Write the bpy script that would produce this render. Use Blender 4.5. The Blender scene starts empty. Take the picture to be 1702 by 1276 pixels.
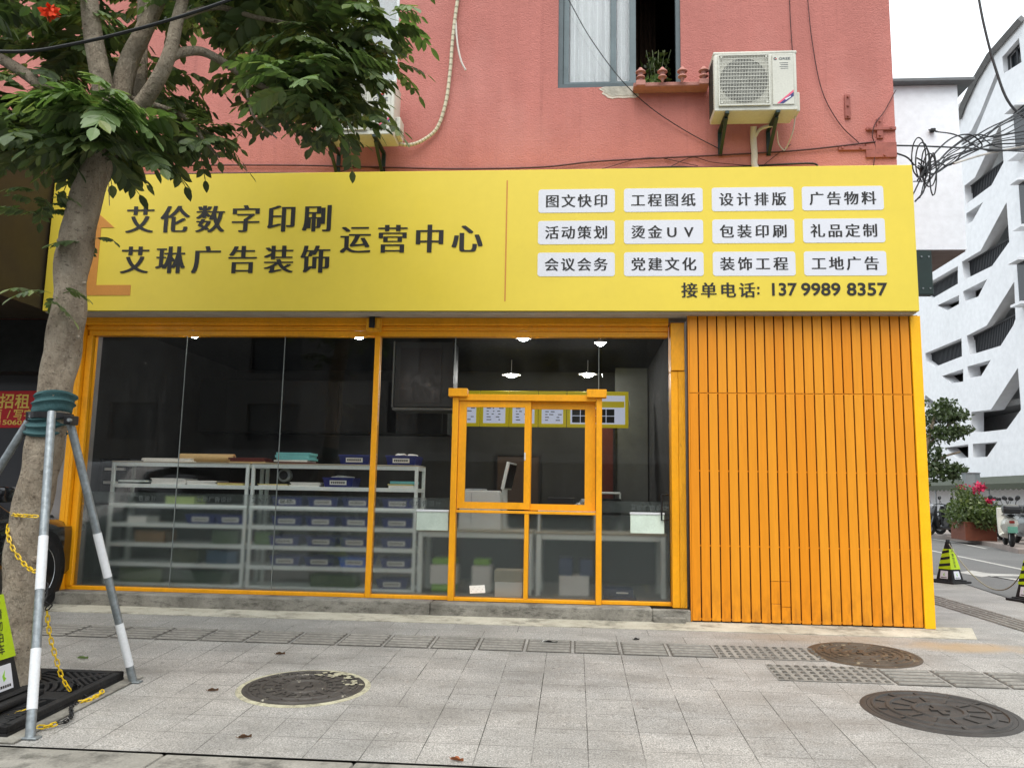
import bpy, bmesh, math, random
from mathutils import Vector, Matrix
R = math.radians
random.seed(7)
SC = bpy.context.scene
COL = SC.collection

# ---------------------------------------------------------------- camera, sky, sun, exposure
PITCH, YAW, ROLL, FPX = 0.1362753, 0.0784576, 0.01812, 1355.6
CAM = Vector((0.0, -8.1429, 1.16085))
def cam_rows():
    cy, sy, cp, sp, cr, sr = math.cos(YAW), math.sin(YAW), math.cos(PITCH), math.sin(PITCH), math.cos(ROLL), math.sin(ROLL)
    A = Matrix(((1,0,0),(0,0,-1),(0,1,0))) @ Matrix(((cy,-sy,0),(sy,cy,0),(0,0,1))).transposed()
    return Matrix(((cr,-sr,0),(sr,cr,0),(0,0,1))) @ Matrix(((1,0,0),(0,cp,sp),(0,-sp,cp))) @ A
ROWS = cam_rows()
cd = bpy.data.cameras.new('camera'); cam = bpy.data.objects.new('camera', cd); COL.objects.link(cam)
cd.sensor_fit = 'HORIZONTAL'; cd.sensor_width = 36.0; cd.lens = 36.0*FPX/1702.0
cd.clip_start = 0.05; cd.clip_end = 2000
M = Matrix((ROWS[0], -ROWS[1], -ROWS[2])).transposed().to_4x4(); M.translation = CAM
cam.matrix_world = M
SC.camera = cam

def ray(px, py):
    return ROWS.transposed() @ Vector(((px-851)/FPX, (py-638)/FPX, 1))
def at(px, py, Y):                       # point of the plane y = Y seen there
    d = ray(px, py); return CAM + d*((Y-CAM.y)/d.y)
def atx(px, py, X):
    d = ray(px, py); return CAM + d*((X-CAM.x)/d.x)
SLOPE = 0.05
def gz(y): return SLOPE*y if y < 0 else 0.0
def gnd(px, py):                         # point of the pavement
    d = ray(px, py); t = (SLOPE*CAM.y-CAM.z)/(d.z-SLOPE*d.y); return CAM + d*t

w = bpy.data.worlds.new('World'); SC.world = w; w.use_nodes = True
nt = w.node_tree; nt.nodes.clear()
SUN_EL, SUN_AZ = R(60), R(184)           # azimuth clockwise from +Y
sky = nt.nodes.new('ShaderNodeTexSky'); sky.sky_type = 'NISHITA'; sky.sun_disc = False
sky.sun_elevation = SUN_EL; sky.sun_rotation = SUN_AZ; sky.dust_density = 4; sky.air_density = 1
mixw = nt.nodes.new('ShaderNodeMix'); mixw.data_type = 'RGBA'; mixw.inputs[0].default_value = 0.80
nt.links.new(sky.outputs[0], mixw.inputs[6])
wtc = nt.nodes.new('ShaderNodeTexCoord'); wsp = nt.nodes.new('ShaderNodeSeparateXYZ'); nt.links.new(wtc.outputs['Generated'], wsp.inputs[0])
wmr = nt.nodes.new('ShaderNodeMapRange'); nt.links.new(wsp.outputs[2], wmr.inputs[0])       # an overcast sky is brightest overhead
wmr.inputs[1].default_value = 0; wmr.inputs[2].default_value = 1; wmr.inputs[3].default_value = 0.5; wmr.inputs[4].default_value = 1.35
wmx = nt.nodes.new('ShaderNodeMix'); wmx.data_type = 'RGBA'; wmx.blend_type = 'MULTIPLY'; wmx.inputs[0].default_value = 1
wmx.inputs[6].default_value = (9.6, 10.2, 10.5, 1); nt.links.new(wmr.outputs[0], wmx.inputs[7]); nt.links.new(wmx.outputs[2], mixw.inputs[7])   # cloud cover
bg = nt.nodes.new('ShaderNodeBackground'); bg.inputs[1].default_value = 0.125
wo = nt.nodes.new('ShaderNodeOutputWorld')
nt.links.new(mixw.outputs[2], bg.inputs[0]); nt.links.new(bg.outputs[0], wo.inputs[0])
sl = bpy.data.lights.new('sun', 'SUN'); sl.energy = 1.1; sl.angle = R(45); sl.color = (1, 0.965, 0.91)
so = bpy.data.objects.new('sun', sl); COL.objects.link(so)
sdir = Vector((math.sin(SUN_AZ)*math.cos(SUN_EL), math.cos(SUN_AZ)*math.cos(SUN_EL), math.sin(SUN_EL)))
so.rotation_euler = sdir.to_track_quat('Z', 'Y').to_euler(); so.location = (0, -20, 30)
SC.view_settings.view_transform = 'Standard'; SC.view_settings.look = 'None'
SC.view_settings.exposure = 0.84; SC.view_settings.gamma = 1; SC.view_settings.use_curve_mapping = False
SC.cycles.max_bounces = 10; SC.cycles.transparent_max_bounces = 16; SC.cycles.use_denoising = True

# ---------------------------------------------------------------- materials
def lin(r, g, b):
    f = lambda c: c/255/12.92 if c/255 <= 0.04045 else ((c/255+0.055)/1.055)**2.4
    return (f(r), f(g), f(b))
# light balance put into colour: listed materials darkened so the shop goods look brighter
DIM = {'stucco', 'granite_paving', 'asphalt', 'pale_concrete', 'kerb_stone', 'orange_slat_paint', 'sign_yellow', 'sign_white', 'sign_logo_orange', 'sign_ink', 'grey_soffit', 'galvanised_steel', 'white_band', 'teal_cloth_wrap', 'black_rubber', 'black_plastic', 'yellow_chain_plastic', 'lime_reflective', 'ac_white_enamel', 'ac_fan_recess', 'dark_green_bracket', 'pale_pipe', 'hose_wrap', 'hose_wrap_band', 'grey_window_frame', 'pale_grey_sash', 'tactile_stone', 'tactile_dark_stone', 'tactile_pale_stone', 'pink_ledge', 'painted_iron_bracket', 'broken_plaster', 'white_plaster_edge', 'iron_cover_dark', 'iron_cover_black', 'iron_cover_brown', 'ring_mortar', 'young_leaves', 'far_paving', 'road_paint', 'rust_planter', 'grey_column_steel', 'milky_acrylic', 'dark_green_canopy', 'far_leaves', 'bush_leaves', 'opposite_wall', 'dimmed_room_wall', 'dark_ceiling', 'room_floor', 'cupboard_dark', 'neighbour_dark_panel', 'brown_awning_board', 'grey_pier', 'magenta_petal', 'grey_cap_flashing', 'dry_leaf', 'rust_leaf', 'scooter_white', 'fan_grey', 'sealant', 'device_black', 'dark_gap', 'blue_bin', 'cable_sheath', 'thin_wire'}
class N:
    def __init__(s, name):
        s.m = bpy.data.materials.new(name); s.m.use_nodes = True; s.t = s.m.node_tree; s.t.nodes.clear()
        s.out = s.add('ShaderNodeOutputMaterial')
    def add(s, k, **kw):
        n = s.t.nodes.new(k)
        for a, b in kw.items(): setattr(n, a, b)
        return n
    def link(s, a, b): s.t.links.new(a, b)
    def val(s, sock, v):
        if hasattr(v, 'is_output'): s.link(v, sock)
        else: sock.default_value = v
    def coord(s, kind='Object', scale=(1,1,1), loc=(0,0,0)):
        tc = s.add('ShaderNodeTexCoord'); mp = s.add('ShaderNodeMapping')
        mp.inputs['Scale'].default_value = scale; mp.inputs['Location'].default_value = loc
        s.link(tc.outputs[kind], mp.inputs[0]); return mp.outputs[0]
    def noise(s, vec, scale, detail=5, rough=0.6):
        n = s.add('ShaderNodeTexNoise'); s.link(vec, n.inputs['Vector'])
        n.inputs['Scale'].default_value = scale; n.inputs['Detail'].default_value = detail; n.inputs['Roughness'].default_value = rough
        return n.outputs['Fac']
    def ramp(s, f, a, b, va=0.0, vb=1.0):
        n = s.add('ShaderNodeMapRange'); s.link(f, n.inputs[0])
        for i, v in enumerate((a, b, va, vb)): n.inputs[i+1].default_value = v
        return n.outputs[0]
    def math(s, op, a, b=0.0, c=0.0):
        n = s.add('ShaderNodeMath', operation=op)
        for i, v in enumerate((a, b, c)): s.val(n.inputs[i], v)
        return n.outputs[0]
    def mix(s, f, a, b, blend='MIX'):
        n = s.add('ShaderNodeMix', data_type='RGBA', blend_type=blend)
        s.val(n.inputs[0], f)
        for i, v in ((6, a), (7, b)):
            if hasattr(v, 'is_output'): s.link(v, n.inputs[i])
            else: n.inputs[i].default_value = (*v[:3], 1)
        return n.outputs[2]
    def bsdf(s, col, rough=0.6, metal=0.0, bump=None, bstr=0.3, bdist=0.01, spec=0.4, emit=None, estr=0.0, coat=0.0):
        if s.m.name in DIM: col = s.mix(1.0, col, (0.765, 0.765, 0.765), 'MULTIPLY')
        p = s.add('ShaderNodeBsdfPrincipled')
        if hasattr(col, 'is_output'): s.link(col, p.inputs['Base Color'])
        else: p.inputs['Base Color'].default_value = (*col[:3], 1)
        s.val(p.inputs['Roughness'], rough); p.inputs['Metallic'].default_value = metal
        p.inputs['Specular IOR Level'].default_value = spec; p.inputs['Coat Weight'].default_value = coat
        if emit is not None:
            if hasattr(emit, 'is_output'): s.link(emit, p.inputs['Emission Color'])
            else: p.inputs['Emission Color'].default_value = (*emit[:3], 1)
            p.inputs['Emission Strength'].default_value = estr
        if bump is not None:
            b = s.add('ShaderNodeBump'); b.inputs['Strength'].default_value = bstr; b.inputs['Distance'].default_value = bdist
            s.link(bump, b.inputs['Height']); s.link(b.outputs[0], p.inputs['Normal'])
        return p
    def done(s, p): s.link(p.outputs[0], s.out.inputs[0]); return s.m
def mat(name, col, rough=0.55, metal=0.0, var=0.16, vs=5.0, bump=0.0, bs=60.0, spec=0.4, coat=0.0, dirt=None, stretch=(1,1,1), fine=0.06):
    n = N(name); v = n.coord(scale=stretch)
    f = n.ramp(n.noise(v, vs, 6), 0.3, 0.7, 1-var, 1+var*0.5)
    f2 = n.ramp(n.noise(v, vs*14, 3), 0.3, 0.7, 1-fine, 1+fine)
    c = n.mix(1.0, (*col,), n.math('MULTIPLY', f, f2), 'MULTIPLY')
    if dirt:
        d = n.ramp(n.noise(n.coord(scale=stretch, loc=(3,1,7)), vs*1.7, 7, 0.7), 0.56, 0.74, 0, dirt[1])
        c = n.mix(d, c, dirt[0])
    r = n.ramp(n.noise(v, vs*3, 4), 0.3, 0.7, max(0.02, rough-0.08), min(1, rough+0.08))
    return n.done(n.bsdf(c, r, metal, n.noise(v, bs, 4) if bump else None, bump, 0.01, spec, coat=coat))

# ---------------------------------------------------------------- mesh helpers
def box(bm, x0, x1, y0, y1, z0, z1, bev=0.0, seg=1, mtx=None):
    vs = [bm.verts.new(p) for p in ((x0,y0,z0),(x1,y0,z0),(x1,y1,z0),(x0,y1,z0),(x0,y0,z1),(x1,y0,z1),(x1,y1,z1),(x0,y1,z1))]
    fs = [bm.faces.new([vs[i] for i in q]) for q in ((0,3,2,1),(4,5,6,7),(0,1,5,4),(1,2,6,5),(2,3,7,6),(3,0,4,7))]
    if mtx is not None:
        for v in vs: v.co = mtx @ v.co
    if bev > 0:
        es = list({e for f in fs for e in f.edges})
        bmesh.ops.bevel(bm, geom=es, offset=bev, segments=seg, affect='EDGES', profile=0.5)
    return bm
def frame_at(d):
    d = d.normalized(); u = Vector((0,0,1)) if abs(d.z) < 0.9 else Vector((1,0,0))
    a = d.cross(u).normalized(); return a, d.cross(a).normalized()
def tube(bm, pts, r, n=8, caps=True, closed=False):
    pts = [Vector(p) for p in pts]; rings = []; k = len(pts); a = None
    for i, p in enumerate(pts):
        if closed: d = pts[(i+1) % k]-pts[i-1]
        else: d = pts[min(i+1, k-1)]-pts[max(i-1, 0)]
        d.normalize()
        if a is None: a, b = frame_at(d)
        else:
            a = (a-d*a.dot(d)); a.normalize(); b = d.cross(a)
        rr = r[i] if isinstance(r, (list, tuple)) else r
        rings.append([bm.verts.new(p+(a*math.cos(2*math.pi*j/n)+b*math.sin(2*math.pi*j/n))*rr) for j in range(n)])
    for i in range(k if closed else k-1):
        q, s = rings[i], rings[(i+1) % k]
        for j in range(n): bm.faces.new((q[j], q[(j+1) % n], s[(j+1) % n], s[j]))
    if caps and not closed: bm.faces.new(rings[0][::-1]); bm.faces.new(rings[-1])
    return bm
def cyl(bm, p0, p1, r0, r1=None, n=16): return tube(bm, [p0, p1], [r0, r0 if r1 is None else r1], n)
def lathe(bm, prof, c=(0,0,0), n=24, axis='z', caps=True):
    rings = []
    for r, z in prof:
        ring = []
        for j in range(n):
            a = 2*math.pi*j/n; x, y = r*math.cos(a), r*math.sin(a)
            q = (x,y,z) if axis == 'z' else ((z,x,y) if axis == 'x' else (x,-z,y))
            ring.append(bm.verts.new((c[0]+q[0], c[1]+q[1], c[2]+q[2])))
        rings.append(ring)
    for q, s in zip(rings, rings[1:]):
        for j in range(n): bm.faces.new((q[j], q[(j+1) % n], s[(j+1) % n], s[j]))
    if caps and prof[0][0] > 1e-5: bm.faces.new(rings[0][::-1])
    if caps and prof[-1][0] > 1e-5: bm.faces.new(rings[-1])
    bmesh.ops.remove_doubles(bm, verts=bm.verts, dist=1e-6)
    return bm
def prism(bm, poly, f, d0, d1, bev=0):   # f(u, v, d) -> point
    a = [bm.verts.new(f(u, v, d0)) for u, v in poly]; b = [bm.verts.new(f(u, v, d1)) for u, v in poly]
    n = len(poly); fs = [bm.faces.new(a[::-1]), bm.faces.new(b)]
    for i in range(n): fs.append(bm.faces.new((a[i], a[(i+1) % n], b[(i+1) % n], b[i])))
    bmesh.ops.recalc_face_normals(bm, faces=fs)
    if bev: bmesh.ops.bevel(bm, geom=list({e for q in fs for e in q.edges}), offset=bev, segments=2, affect='EDGES', profile=0.5)
    return bm
def front(y): return lambda u, v, d: (u, y+d, v)
def rrect(x0, x1, z0, z1, r, k=4):
    o = []
    for cx, cz, s in ((x1-r, z1-r, 0), (x0+r, z1-r, 90), (x0+r, z0+r, 180), (x1-r, z0+r, 270)):
        for i in range(k+1): a = R(s+90*i/k); o.append((cx+r*math.cos(a), cz+r*math.sin(a)))
    return o
def B(): return bmesh.new()
def wloc(o):
    v = Vector((0,0,0))
    while o: v += o.location; o = o.parent
    return v
def obj(name, bm, m, parent=None, smooth=False, loc=None, angle=35):
    me = bpy.data.meshes.new(name)
    bmesh.ops.recalc_face_normals(bm, faces=bm.faces)
    if loc is None: off = wloc(parent)
    else: off = Vector(loc)
    if off.length: bmesh.ops.translate(bm, verts=bm.verts, vec=-off)
    bm.to_mesh(me); bm.free(); me.materials.append(m)
    o = bpy.data.objects.new(name, me); COL.objects.link(o); o.parent = parent
    if loc is not None: o.location = loc
    if smooth:
        for p in me.polygons: p.use_smooth = True
        try: me.set_sharp_from_angle(angle=R(angle))
        except Exception: pass
    return o
def tag(o, label=None, cat=None, group=None, kind=None):
    for k, v in (('label', label), ('category', cat), ('group', group), ('kind', kind)):
        if v: o[k] = v
    return o
def thing(name, label, cat, loc=(0,0,0), group=None, rz=0):
    o = bpy.data.objects.new(name, None); COL.objects.link(o); o.location = loc; o.rotation_euler[2] = rz
    o.empty_display_size = 0.1
    return tag(o, label, cat, group)
def struct(name, bm, m, smooth=False): return tag(obj(name, bm, m, None, smooth), kind='structure')
def dup(root, loc, rz=0, label=None, group=None):
    r = root.copy(); COL.objects.link(r); r.location = loc; r.rotation_euler[2] = rz
    if label: r['label'] = label
    if group: r['group'] = group
    for ch in list(root.children):
        c = ch.copy(); COL.objects.link(c); c.parent = r
        for g in list(ch.children):
            d = g.copy(); COL.objects.link(d); d.parent = c
    return r
_gc = {}
def glyph(s, bold=0.0):                  # flat mesh of a text at size 1 (verts, faces, bbox)
    k = (s, bold)
    if k in _gc: return _gc[k]
    cu = bpy.data.curves.new('g', 'FONT'); cu.body = s; cu.size = 1.0; cu.offset = bold; cu.resolution_u = 4
    o = bpy.data.objects.new('g', cu); COL.objects.link(o)
    bpy.context.view_layer.update()
    me = bpy.data.meshes.new_from_object(o.evaluated_get(bpy.context.evaluated_depsgraph_get()))
    vs = [(v.co.x, v.co.y) for v in me.vertices]; fs = [tuple(p.vertices) for p in me.polygons]
    bpy.data.objects.remove(o); bpy.data.curves.remove(cu); bpy.data.meshes.remove(me)
    xs = [v[0] for v in vs] or [0]; ys = [v[1] for v in vs] or [0]
    _gc[k] = (vs, fs, (min(xs), max(xs), min(ys), max(ys))); return _gc[k]
def put_glyph(bm, g, f, sx, sy, ox, oy, w=0.0):
    vs, fs, _ = g
    b = [bm.verts.new(f(ox+x*sx, oy+y*sy, w)) for x, y in vs]
    for q in fs:
        try: bm.faces.new([b[i] for i in q])
        except ValueError: pass
def line_chars(bm, s, u0, u1, vc, size, f, bold=0.012, smear=0.0, w=0.0):   # evenly spaced square characters
    n = len(s); st = (u1-u0-size)/max(1, n-1)
    for i, ch in enumerate(s):
        if ch == ' ': continue
        g = glyph(ch, bold); x0, x1, y0, y1 = g[2]
        cx = u0+size/2+st*i
        em = size/0.92
        k = [0] if not smear else [-1, -0.5, 0, 0.5, 1]
        for j, q in enumerate(k):
            put_glyph(bm, g, f, em, em, cx-em*0.5*(1.0 if ord(ch) > 255 else (x0+x1))+q*smear*size, vc-em*0.38, w-0.0002*j)
def fit_text(bm, s, u0, u1, v0, v1, f, bold=0.01, w=0.0):
    g = glyph(s, bold); x0, x1, y0, y1 = g[2]; sx = (u1-u0)/(x1-x0); sy = (v1-v0)/(y1-y0)
    put_glyph(bm, g, f, sx, sy, u0-x0*sx, v0-y0*sy, w)
def chain_links(bm, pts, link=0.045, r=0.0055, wd=0.011):
    pts = [Vector(p) for p in pts]; segs = []; L = 0
    for a, b in zip(pts, pts[1:]): segs.append((L, L+(b-a).length, a, b)); L += (b-a).length
    k = max(2, int(L/(link*0.74)))
    def pos(t):
        for s0, s1, a, b in segs:
            if t <= s1: return a.lerp(b, (t-s0)/max(1e-6, s1-s0)), (b-a).normalized()
        return segs[-1][3], (segs[-1][3]-segs[-1][2]).normalized()
    for i in range(k):
        p, d = pos(L*(i+0.5)/k); a, b = frame_at(d); side = (a+b).normalized() if i % 2 else (a-b).normalized()
        h = link/2-wd; ring = []
        for j in range(12):
            t = 2*math.pi*j/12; ring.append(p+d*(math.cos(t)*wd+(h if math.cos(t) > 0 else -h))+side*math.sin(t)*wd)
        tube(bm, ring, r*0.75, 5, closed=True)
def sag(p0, p1, s, n=14):
    p0, p1 = Vector(p0), Vector(p1); return [p0.lerp(p1, i/n)-Vector((0,0,s*4*(i/n)*(1-i/n))) for i in range(n+1)]
def smooth_path(pts, k=6):               # Catmull-Rom
    p = [Vector(q) for q in pts]; p = [p[0]*2-p[1]]+p+[p[-1]*2-p[-2]]; o = []
    for i in range(1, len(p)-2):
        for j in range(k):
            t = j/k; a, b, c, d = p[i-1], p[i], p[i+1], p[i+2]
            o.append(0.5*((2*b)+(c-a)*t+(2*a-5*b+4*c-d)*t*t+(3*b-a-3*c+d)*t**3))
    o.append(p[-2]); return o

# ---------------------------------------------------------------- material library
def m_stucco():
    n = N('stucco'); v = n.coord()
    big = n.ramp(n.noise(v, 0.7, 5), 0.3, 0.72, 0.86, 1.08)
    streak = n.ramp(n.noise(n.coord(scale=(2.2, 2.2, 0.18)), 1.6, 6, 0.65), 0.35, 0.75, 0.9, 1.06)
    c = n.mix(1.0, lin(210, 134, 124), n.math('MULTIPLY', big, streak), 'MULTIPLY')
    drip = n.ramp(n.noise(n.coord(scale=(7, 7, 0.22), loc=(2, 3, 4)), 2.0, 5, 0.6), 0.58, 0.76, 0, 0.30)
    c = n.mix(drip, c, lin(150, 92, 86))
    pale = n.ramp(n.noise(n.coord(scale=(1, 1, 0.7), loc=(8, 3, 5)), 1.1, 4), 0.52, 0.72, 0, 0.35)
    c = n.mix(pale, c, lin(222, 156, 146))
    fl = n.ramp(n.noise(v, 38, 3, 0.7), 0.60, 0.70, 0, 0.9)
    patch = n.ramp(n.noise(n.coord(loc=(5, 2, 1)), 1.3, 3), 0.48, 0.66, 0.15, 1)
    c = n.mix(n.math('MULTIPLY', n.math('MULTIPLY', fl, patch), 0.55), c, lin(232, 165, 152))
    chip = n.ramp(n.noise(n.coord(scale=(1, 1, 0.8), loc=(9, 4, 2)), 9, 5, 0.7), 0.73, 0.76, 0, 0.6)
    c = n.mix(chip, c, lin(225, 190, 178))
    h = n.math('ADD', n.noise(v, 55, 4, 0.65), n.math('MULTIPLY', n.noise(v, 14, 3), 0.6))
    return n.done(n.bsdf(c, 0.85, bump=h, bstr=0.9, bdist=0.012, spec=0.25))
def m_paving():
    n = N('granite_paving'); tc = n.add('ShaderNodeTexCoord'); v = tc.outputs['Object']
    sp = n.add('ShaderNodeSeparateXYZ'); n.link(v, sp.inputs[0]); x, y = sp.outputs[0], sp.outputs[1]
    def joint(a, pitch, phase, wd):
        f = n.math('FRACT', n.math('DIVIDE', n.math('SUBTRACT', a, phase), pitch))
        e = n.math('MINIMUM', f, n.math('SUBTRACT', 1.0, f))
        return n.math('LESS_THAN', e, wd/pitch), n.math('FLOOR', n.math('DIVIDE', n.math('SUBTRACT', a, phase), pitch))
    jx, ix = joint(x, 0.2935, 0.081, 0.0028)
    jy, iy = joint(y, 0.305, -2.913, 0.0022)
    # the outer zone: 0.3 m squares; beside the building 0.58 m slabs in running bond
    far = n.math('GREATER_THAN', y, -0.95)
    jy2, iy2 = joint(y, 0.27, -0.95, 0.0022)
    par = n.math('MULTIPLY', n.math('ABSOLUTE', n.math('MODULO', iy2, 2.0)), 0.29)
    jx2, ix2 = joint(n.math('ADD', x, par), 0.58, -0.79, 0.0025)
    sel = lambda a, b: n.math('ADD', n.math('MULTIPLY', n.math('SUBTRACT', 1.0, far), a), n.math('MULTIPLY', far, b))
    JX, JY, IX, IY = sel(jx, jx2), sel(jy, jy2), sel(ix, ix2), sel(iy, iy2)
    fade = n.ramp(n.noise(v, 2.6, 3), 0.38, 0.6, 0.15, 0.95)
    fadey = n.ramp(n.noise(n.coord(loc=(4, 4, 0)), 2.0, 3), 0.36, 0.56, 0.05, 0.85)
    J = n.math('MAXIMUM', n.math('MULTIPLY', JX, fade), n.math('MULTIPLY', JY, fadey))
    cb = n.add('ShaderNodeCombineXYZ'); n.link(IX, cb.inputs[0]); n.link(IY, cb.inputs[1]); n.link(far, cb.inputs[2])
    wn = n.add('ShaderNodeTexWhiteNoise'); n.link(cb.outputs[0], wn.inputs['Vector'])
    tint = n.ramp(wn.outputs['Value'], 0, 1, 0.93, 1.05)
    speck = n.ramp(n.noise(v, 125, 2, 0.7), 0.36, 0.64, 0.5, 1.42)
    speck2 = n.ramp(n.noise(v, 75, 3, 0.7), 0.3, 0.7, 0.84, 1.12)
    base = n.mix(n.ramp(n.noise(v, 1.1, 3), 0.35, 0.65), lin(164, 162, 157), lin(175, 171, 164))
    c = n.mix(1.0, base, n.math('MULTIPLY', n.math('MULTIPLY', speck, speck2), tint), 'MULTIPLY')
    grime = n.ramp(n.noise(n.coord(scale=(1, 1.9, 1)), 1.5, 7, 0.68), 0.42, 0.70, 0, 0.62)
    c = n.mix(grime, c, lin(112, 109, 103))
    spot = n.ramp(n.noise(n.coord(scale=(1, 1.6, 1), loc=(2, 8, 0)), 5.5, 5, 0.6), 0.64, 0.72, 0, 0.42)
    c = n.mix(spot, c, lin(92, 88, 80))
    spot2 = n.ramp(n.noise(n.coord(scale=(1, 1.3, 1), loc=(7, 3, 0)), 17, 3, 0.5), 0.69, 0.73, 0, 0.5)
    c = n.mix(spot2, c, lin(70, 66, 60))
    # rust run-off by the corner of the building
    def blob(cx, cy, rx, ry):
        dx = n.math('DIVIDE', n.math('SUBTRACT', x, cx), rx); dy = n.math('DIVIDE', n.math('SUBTRACT', y, cy), ry)
        d = n.math('SQRT', n.math('ADD', n.math('MULTIPLY', dx, dx), n.math('MULTIPLY', dy, dy)))
        d = n.math('ADD', d, n.math('MULTIPLY', n.math('SUBTRACT', n.noise(v, 4, 5), 0.5), 1.1))
        return n.ramp(d, 0.4, 1.05, 0.85, 0)
    st = n.math('MAXIMUM', blob(3.3, -0.75, 0.6, 0.22), n.math('MULTIPLY', blob(2.2, -0.55, 1.0, 0.3), 0.35))
    c = n.mix(n.math('MULTIPLY', st, 0.8), c, lin(178, 148, 104))
    c = n.mix(J, c, lin(58, 55, 50))
    h = n.math('SUBTRACT', n.math('MULTIPLY', n.noise(v, 150, 3), 0.25), J)
    return n.done(n.bsdf(c, n.ramp(grime, 0, 0.5, 0.72, 0.6), bump=h, bstr=0.5, bdist=0.004, spec=0.3))
def m_concrete(name, col, dark, vs=2.5):
    n = N(name); v = n.coord()
    c = n.mix(n.ramp(n.noise(v, vs, 7, 0.7), 0.35, 0.68), col, dark)
    c = n.mix(n.ramp(n.noise(n.coord(loc=(3, 7, 1), scale=(1, 1, 2.5)), vs*2.3, 7, 0.75), 0.50, 0.64, 0, 0.8), c, tuple(q*0.45 for q in dark))
    c = n.mix(1.0, c, n.ramp(n.noise(v, 90, 3), 0.3, 0.7, 0.84, 1.12), 'MULTIPLY')
    h = n.math('ADD', n.noise(v, 40, 5, 0.7), n.math('MULTIPLY', n.noise(v, 7, 4), 1.5))
    return n.done(n.bsdf(c, 0.8, bump=h, bstr=0.6, bdist=0.01, spec=0.25))
def m_asphalt():
    n = N('asphalt'); v = n.coord()
    c = n.mix(n.ramp(n.noise(v, 0.5, 5), 0.3, 0.7), lin(104, 104, 102), lin(122, 121, 118))
    c = n.mix(1.0, c, n.ramp(n.noise(v, 120, 2), 0.3, 0.7, 0.75, 1.2), 'MULTIPLY')
    return n.done(n.bsdf(c, 0.75, bump=n.noise(v, 150, 2), bstr=0.5, bdist=0.006, spec=0.3))
def m_bark():
    n = N('bark'); v = n.coord(); vz = n.coord(scale=(1, 1, 0.35))
    c = n.mix(n.ramp(n.noise(vz, 9, 6, 0.65), 0.3, 0.7), lin(128, 115, 99), lin(176, 162, 142))
    c = n.mix(n.ramp(n.noise(n.coord(scale=(1, 1, 1.6), loc=(2, 2, 2)), 16, 5, 0.7), 0.56, 0.68, 0, 0.7), c, lin(84, 68, 56))
    c = n.mix(n.ramp(n.noise(n.coord(loc=(6, 1, 2)), 4, 4), 0.5, 0.66, 0, 0.5), c, lin(168, 158, 142))
    c = n.mix(n.ramp(n.noise(n.coord(scale=(1, 1, 2.2), loc=(5, 5, 1)), 34, 3, 0.6), 0.60, 0.68, 0, 0.65), c, lin(78, 66, 54))
    c = n.mix(n.ramp(n.noise(n.coord(loc=(1, 9, 4)), 70, 3, 0.7), 0.58, 0.7, 0, 0.5), c, lin(196, 186, 166))
    h = n.math('ADD', n.math('MULTIPLY', n.noise(vz, 26, 6, 0.7), 1.2), n.math('MULTIPLY', n.noise(v, 7, 3), 0.8))
    return n.done(n.bsdf(c, 0.9, bump=h, bstr=1.0, bdist=0.045, spec=0.2))
def m_leaf(name, a, b, c3, tr=0.25):
    n = N(name); g = n.add('ShaderNodeNewGeometry'); rnd = g.outputs['Random Per Island']
    c = n.mix(n.ramp(rnd, 0, 0.55), a, b); c = n.mix(n.ramp(rnd, 0.72, 1.0), c, c3)
    p = n.bsdf(c, 0.42, spec=0.45)
    t = n.add('ShaderNodeBsdfTranslucent'); n.link(n.mix(1.0, c, (1.25, 1.45, 0.7), 'MULTIPLY'), t.inputs[0])
    mx = n.add('ShaderNodeMixShader'); mx.inputs[0].default_value = tr
    n.link(p.outputs[0], mx.inputs[1]); n.link(t.outputs[0], mx.inputs[2]); n.link(mx.outputs[0], n.out.inputs[0]); return n.m
def m_glass(name, tint=(0.992, 0.997, 0.994), ior=1.38):
    n = N(name); t = n.add('ShaderNodeBsdfTransparent'); t.inputs[0].default_value = (*tint, 1)
    g = n.add('ShaderNodeBsdfGlossy'); g.inputs['Roughness'].default_value = 0.0; g.inputs[0].default_value = (1, 1, 1, 1)
    f = n.add('ShaderNodeFresnel'); f.inputs[0].default_value = ior
    mx = n.add('ShaderNodeMixShader'); n.link(f.outputs[0], mx.inputs[0]); n.link(t.outputs[0], mx.inputs[1]); n.link(g.outputs[0], mx.inputs[2])
    d = n.add('ShaderNodeBsdfDiffuse'); d.inputs[0].default_value = (0.6, 0.6, 0.58, 1)         # dust and wipe marks
    v = n.coord(scale=(1, 1, 0.35)); dust = n.math('MULTIPLY', n.ramp(n.noise(v, 2.2, 6, 0.7), 0.45, 0.75, 0.0, 0.022), n.ramp(n.noise(n.coord(scale=(9, 9, 0.8)), 3, 3), 0.4, 0.7, 0.3, 1))
    m2 = n.add('ShaderNodeMixShader'); n.link(dust, m2.inputs[0]); n.link(mx.outputs[0], m2.inputs[1]); n.link(d.outputs[0], m2.inputs[2])
    n.link(m2.outputs[0], n.out.inputs[0]); return n.m
def m_film():
    n = N('frosted_film')
    r = n.add('ShaderNodeBsdfRefraction'); r.inputs['Roughness'].default_value = 0.17; r.inputs['IOR'].default_value = 1.4; r.inputs[0].default_value = (1, 1, 1, 1)
    d = n.add('ShaderNodeBsdfDiffuse'); d.inputs[0].default_value = (*lin(172, 184, 178), 1)
    mx = n.add('ShaderNodeMixShader'); mx.inputs[0].default_value = 0.115
    n.link(r.outputs[0], mx.inputs[1]); n.link(d.outputs[0], mx.inputs[2]); n.link(mx.outputs[0], n.out.inputs[0]); return n.m
def m_emit(name, col, s):
    n = N(name); e = n.add('ShaderNodeEmission'); e.inputs[0].default_value = (*col, 1); e.inputs[1].default_value = s
    n.link(e.outputs[0], n.out.inputs[0]); return n.m
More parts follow.
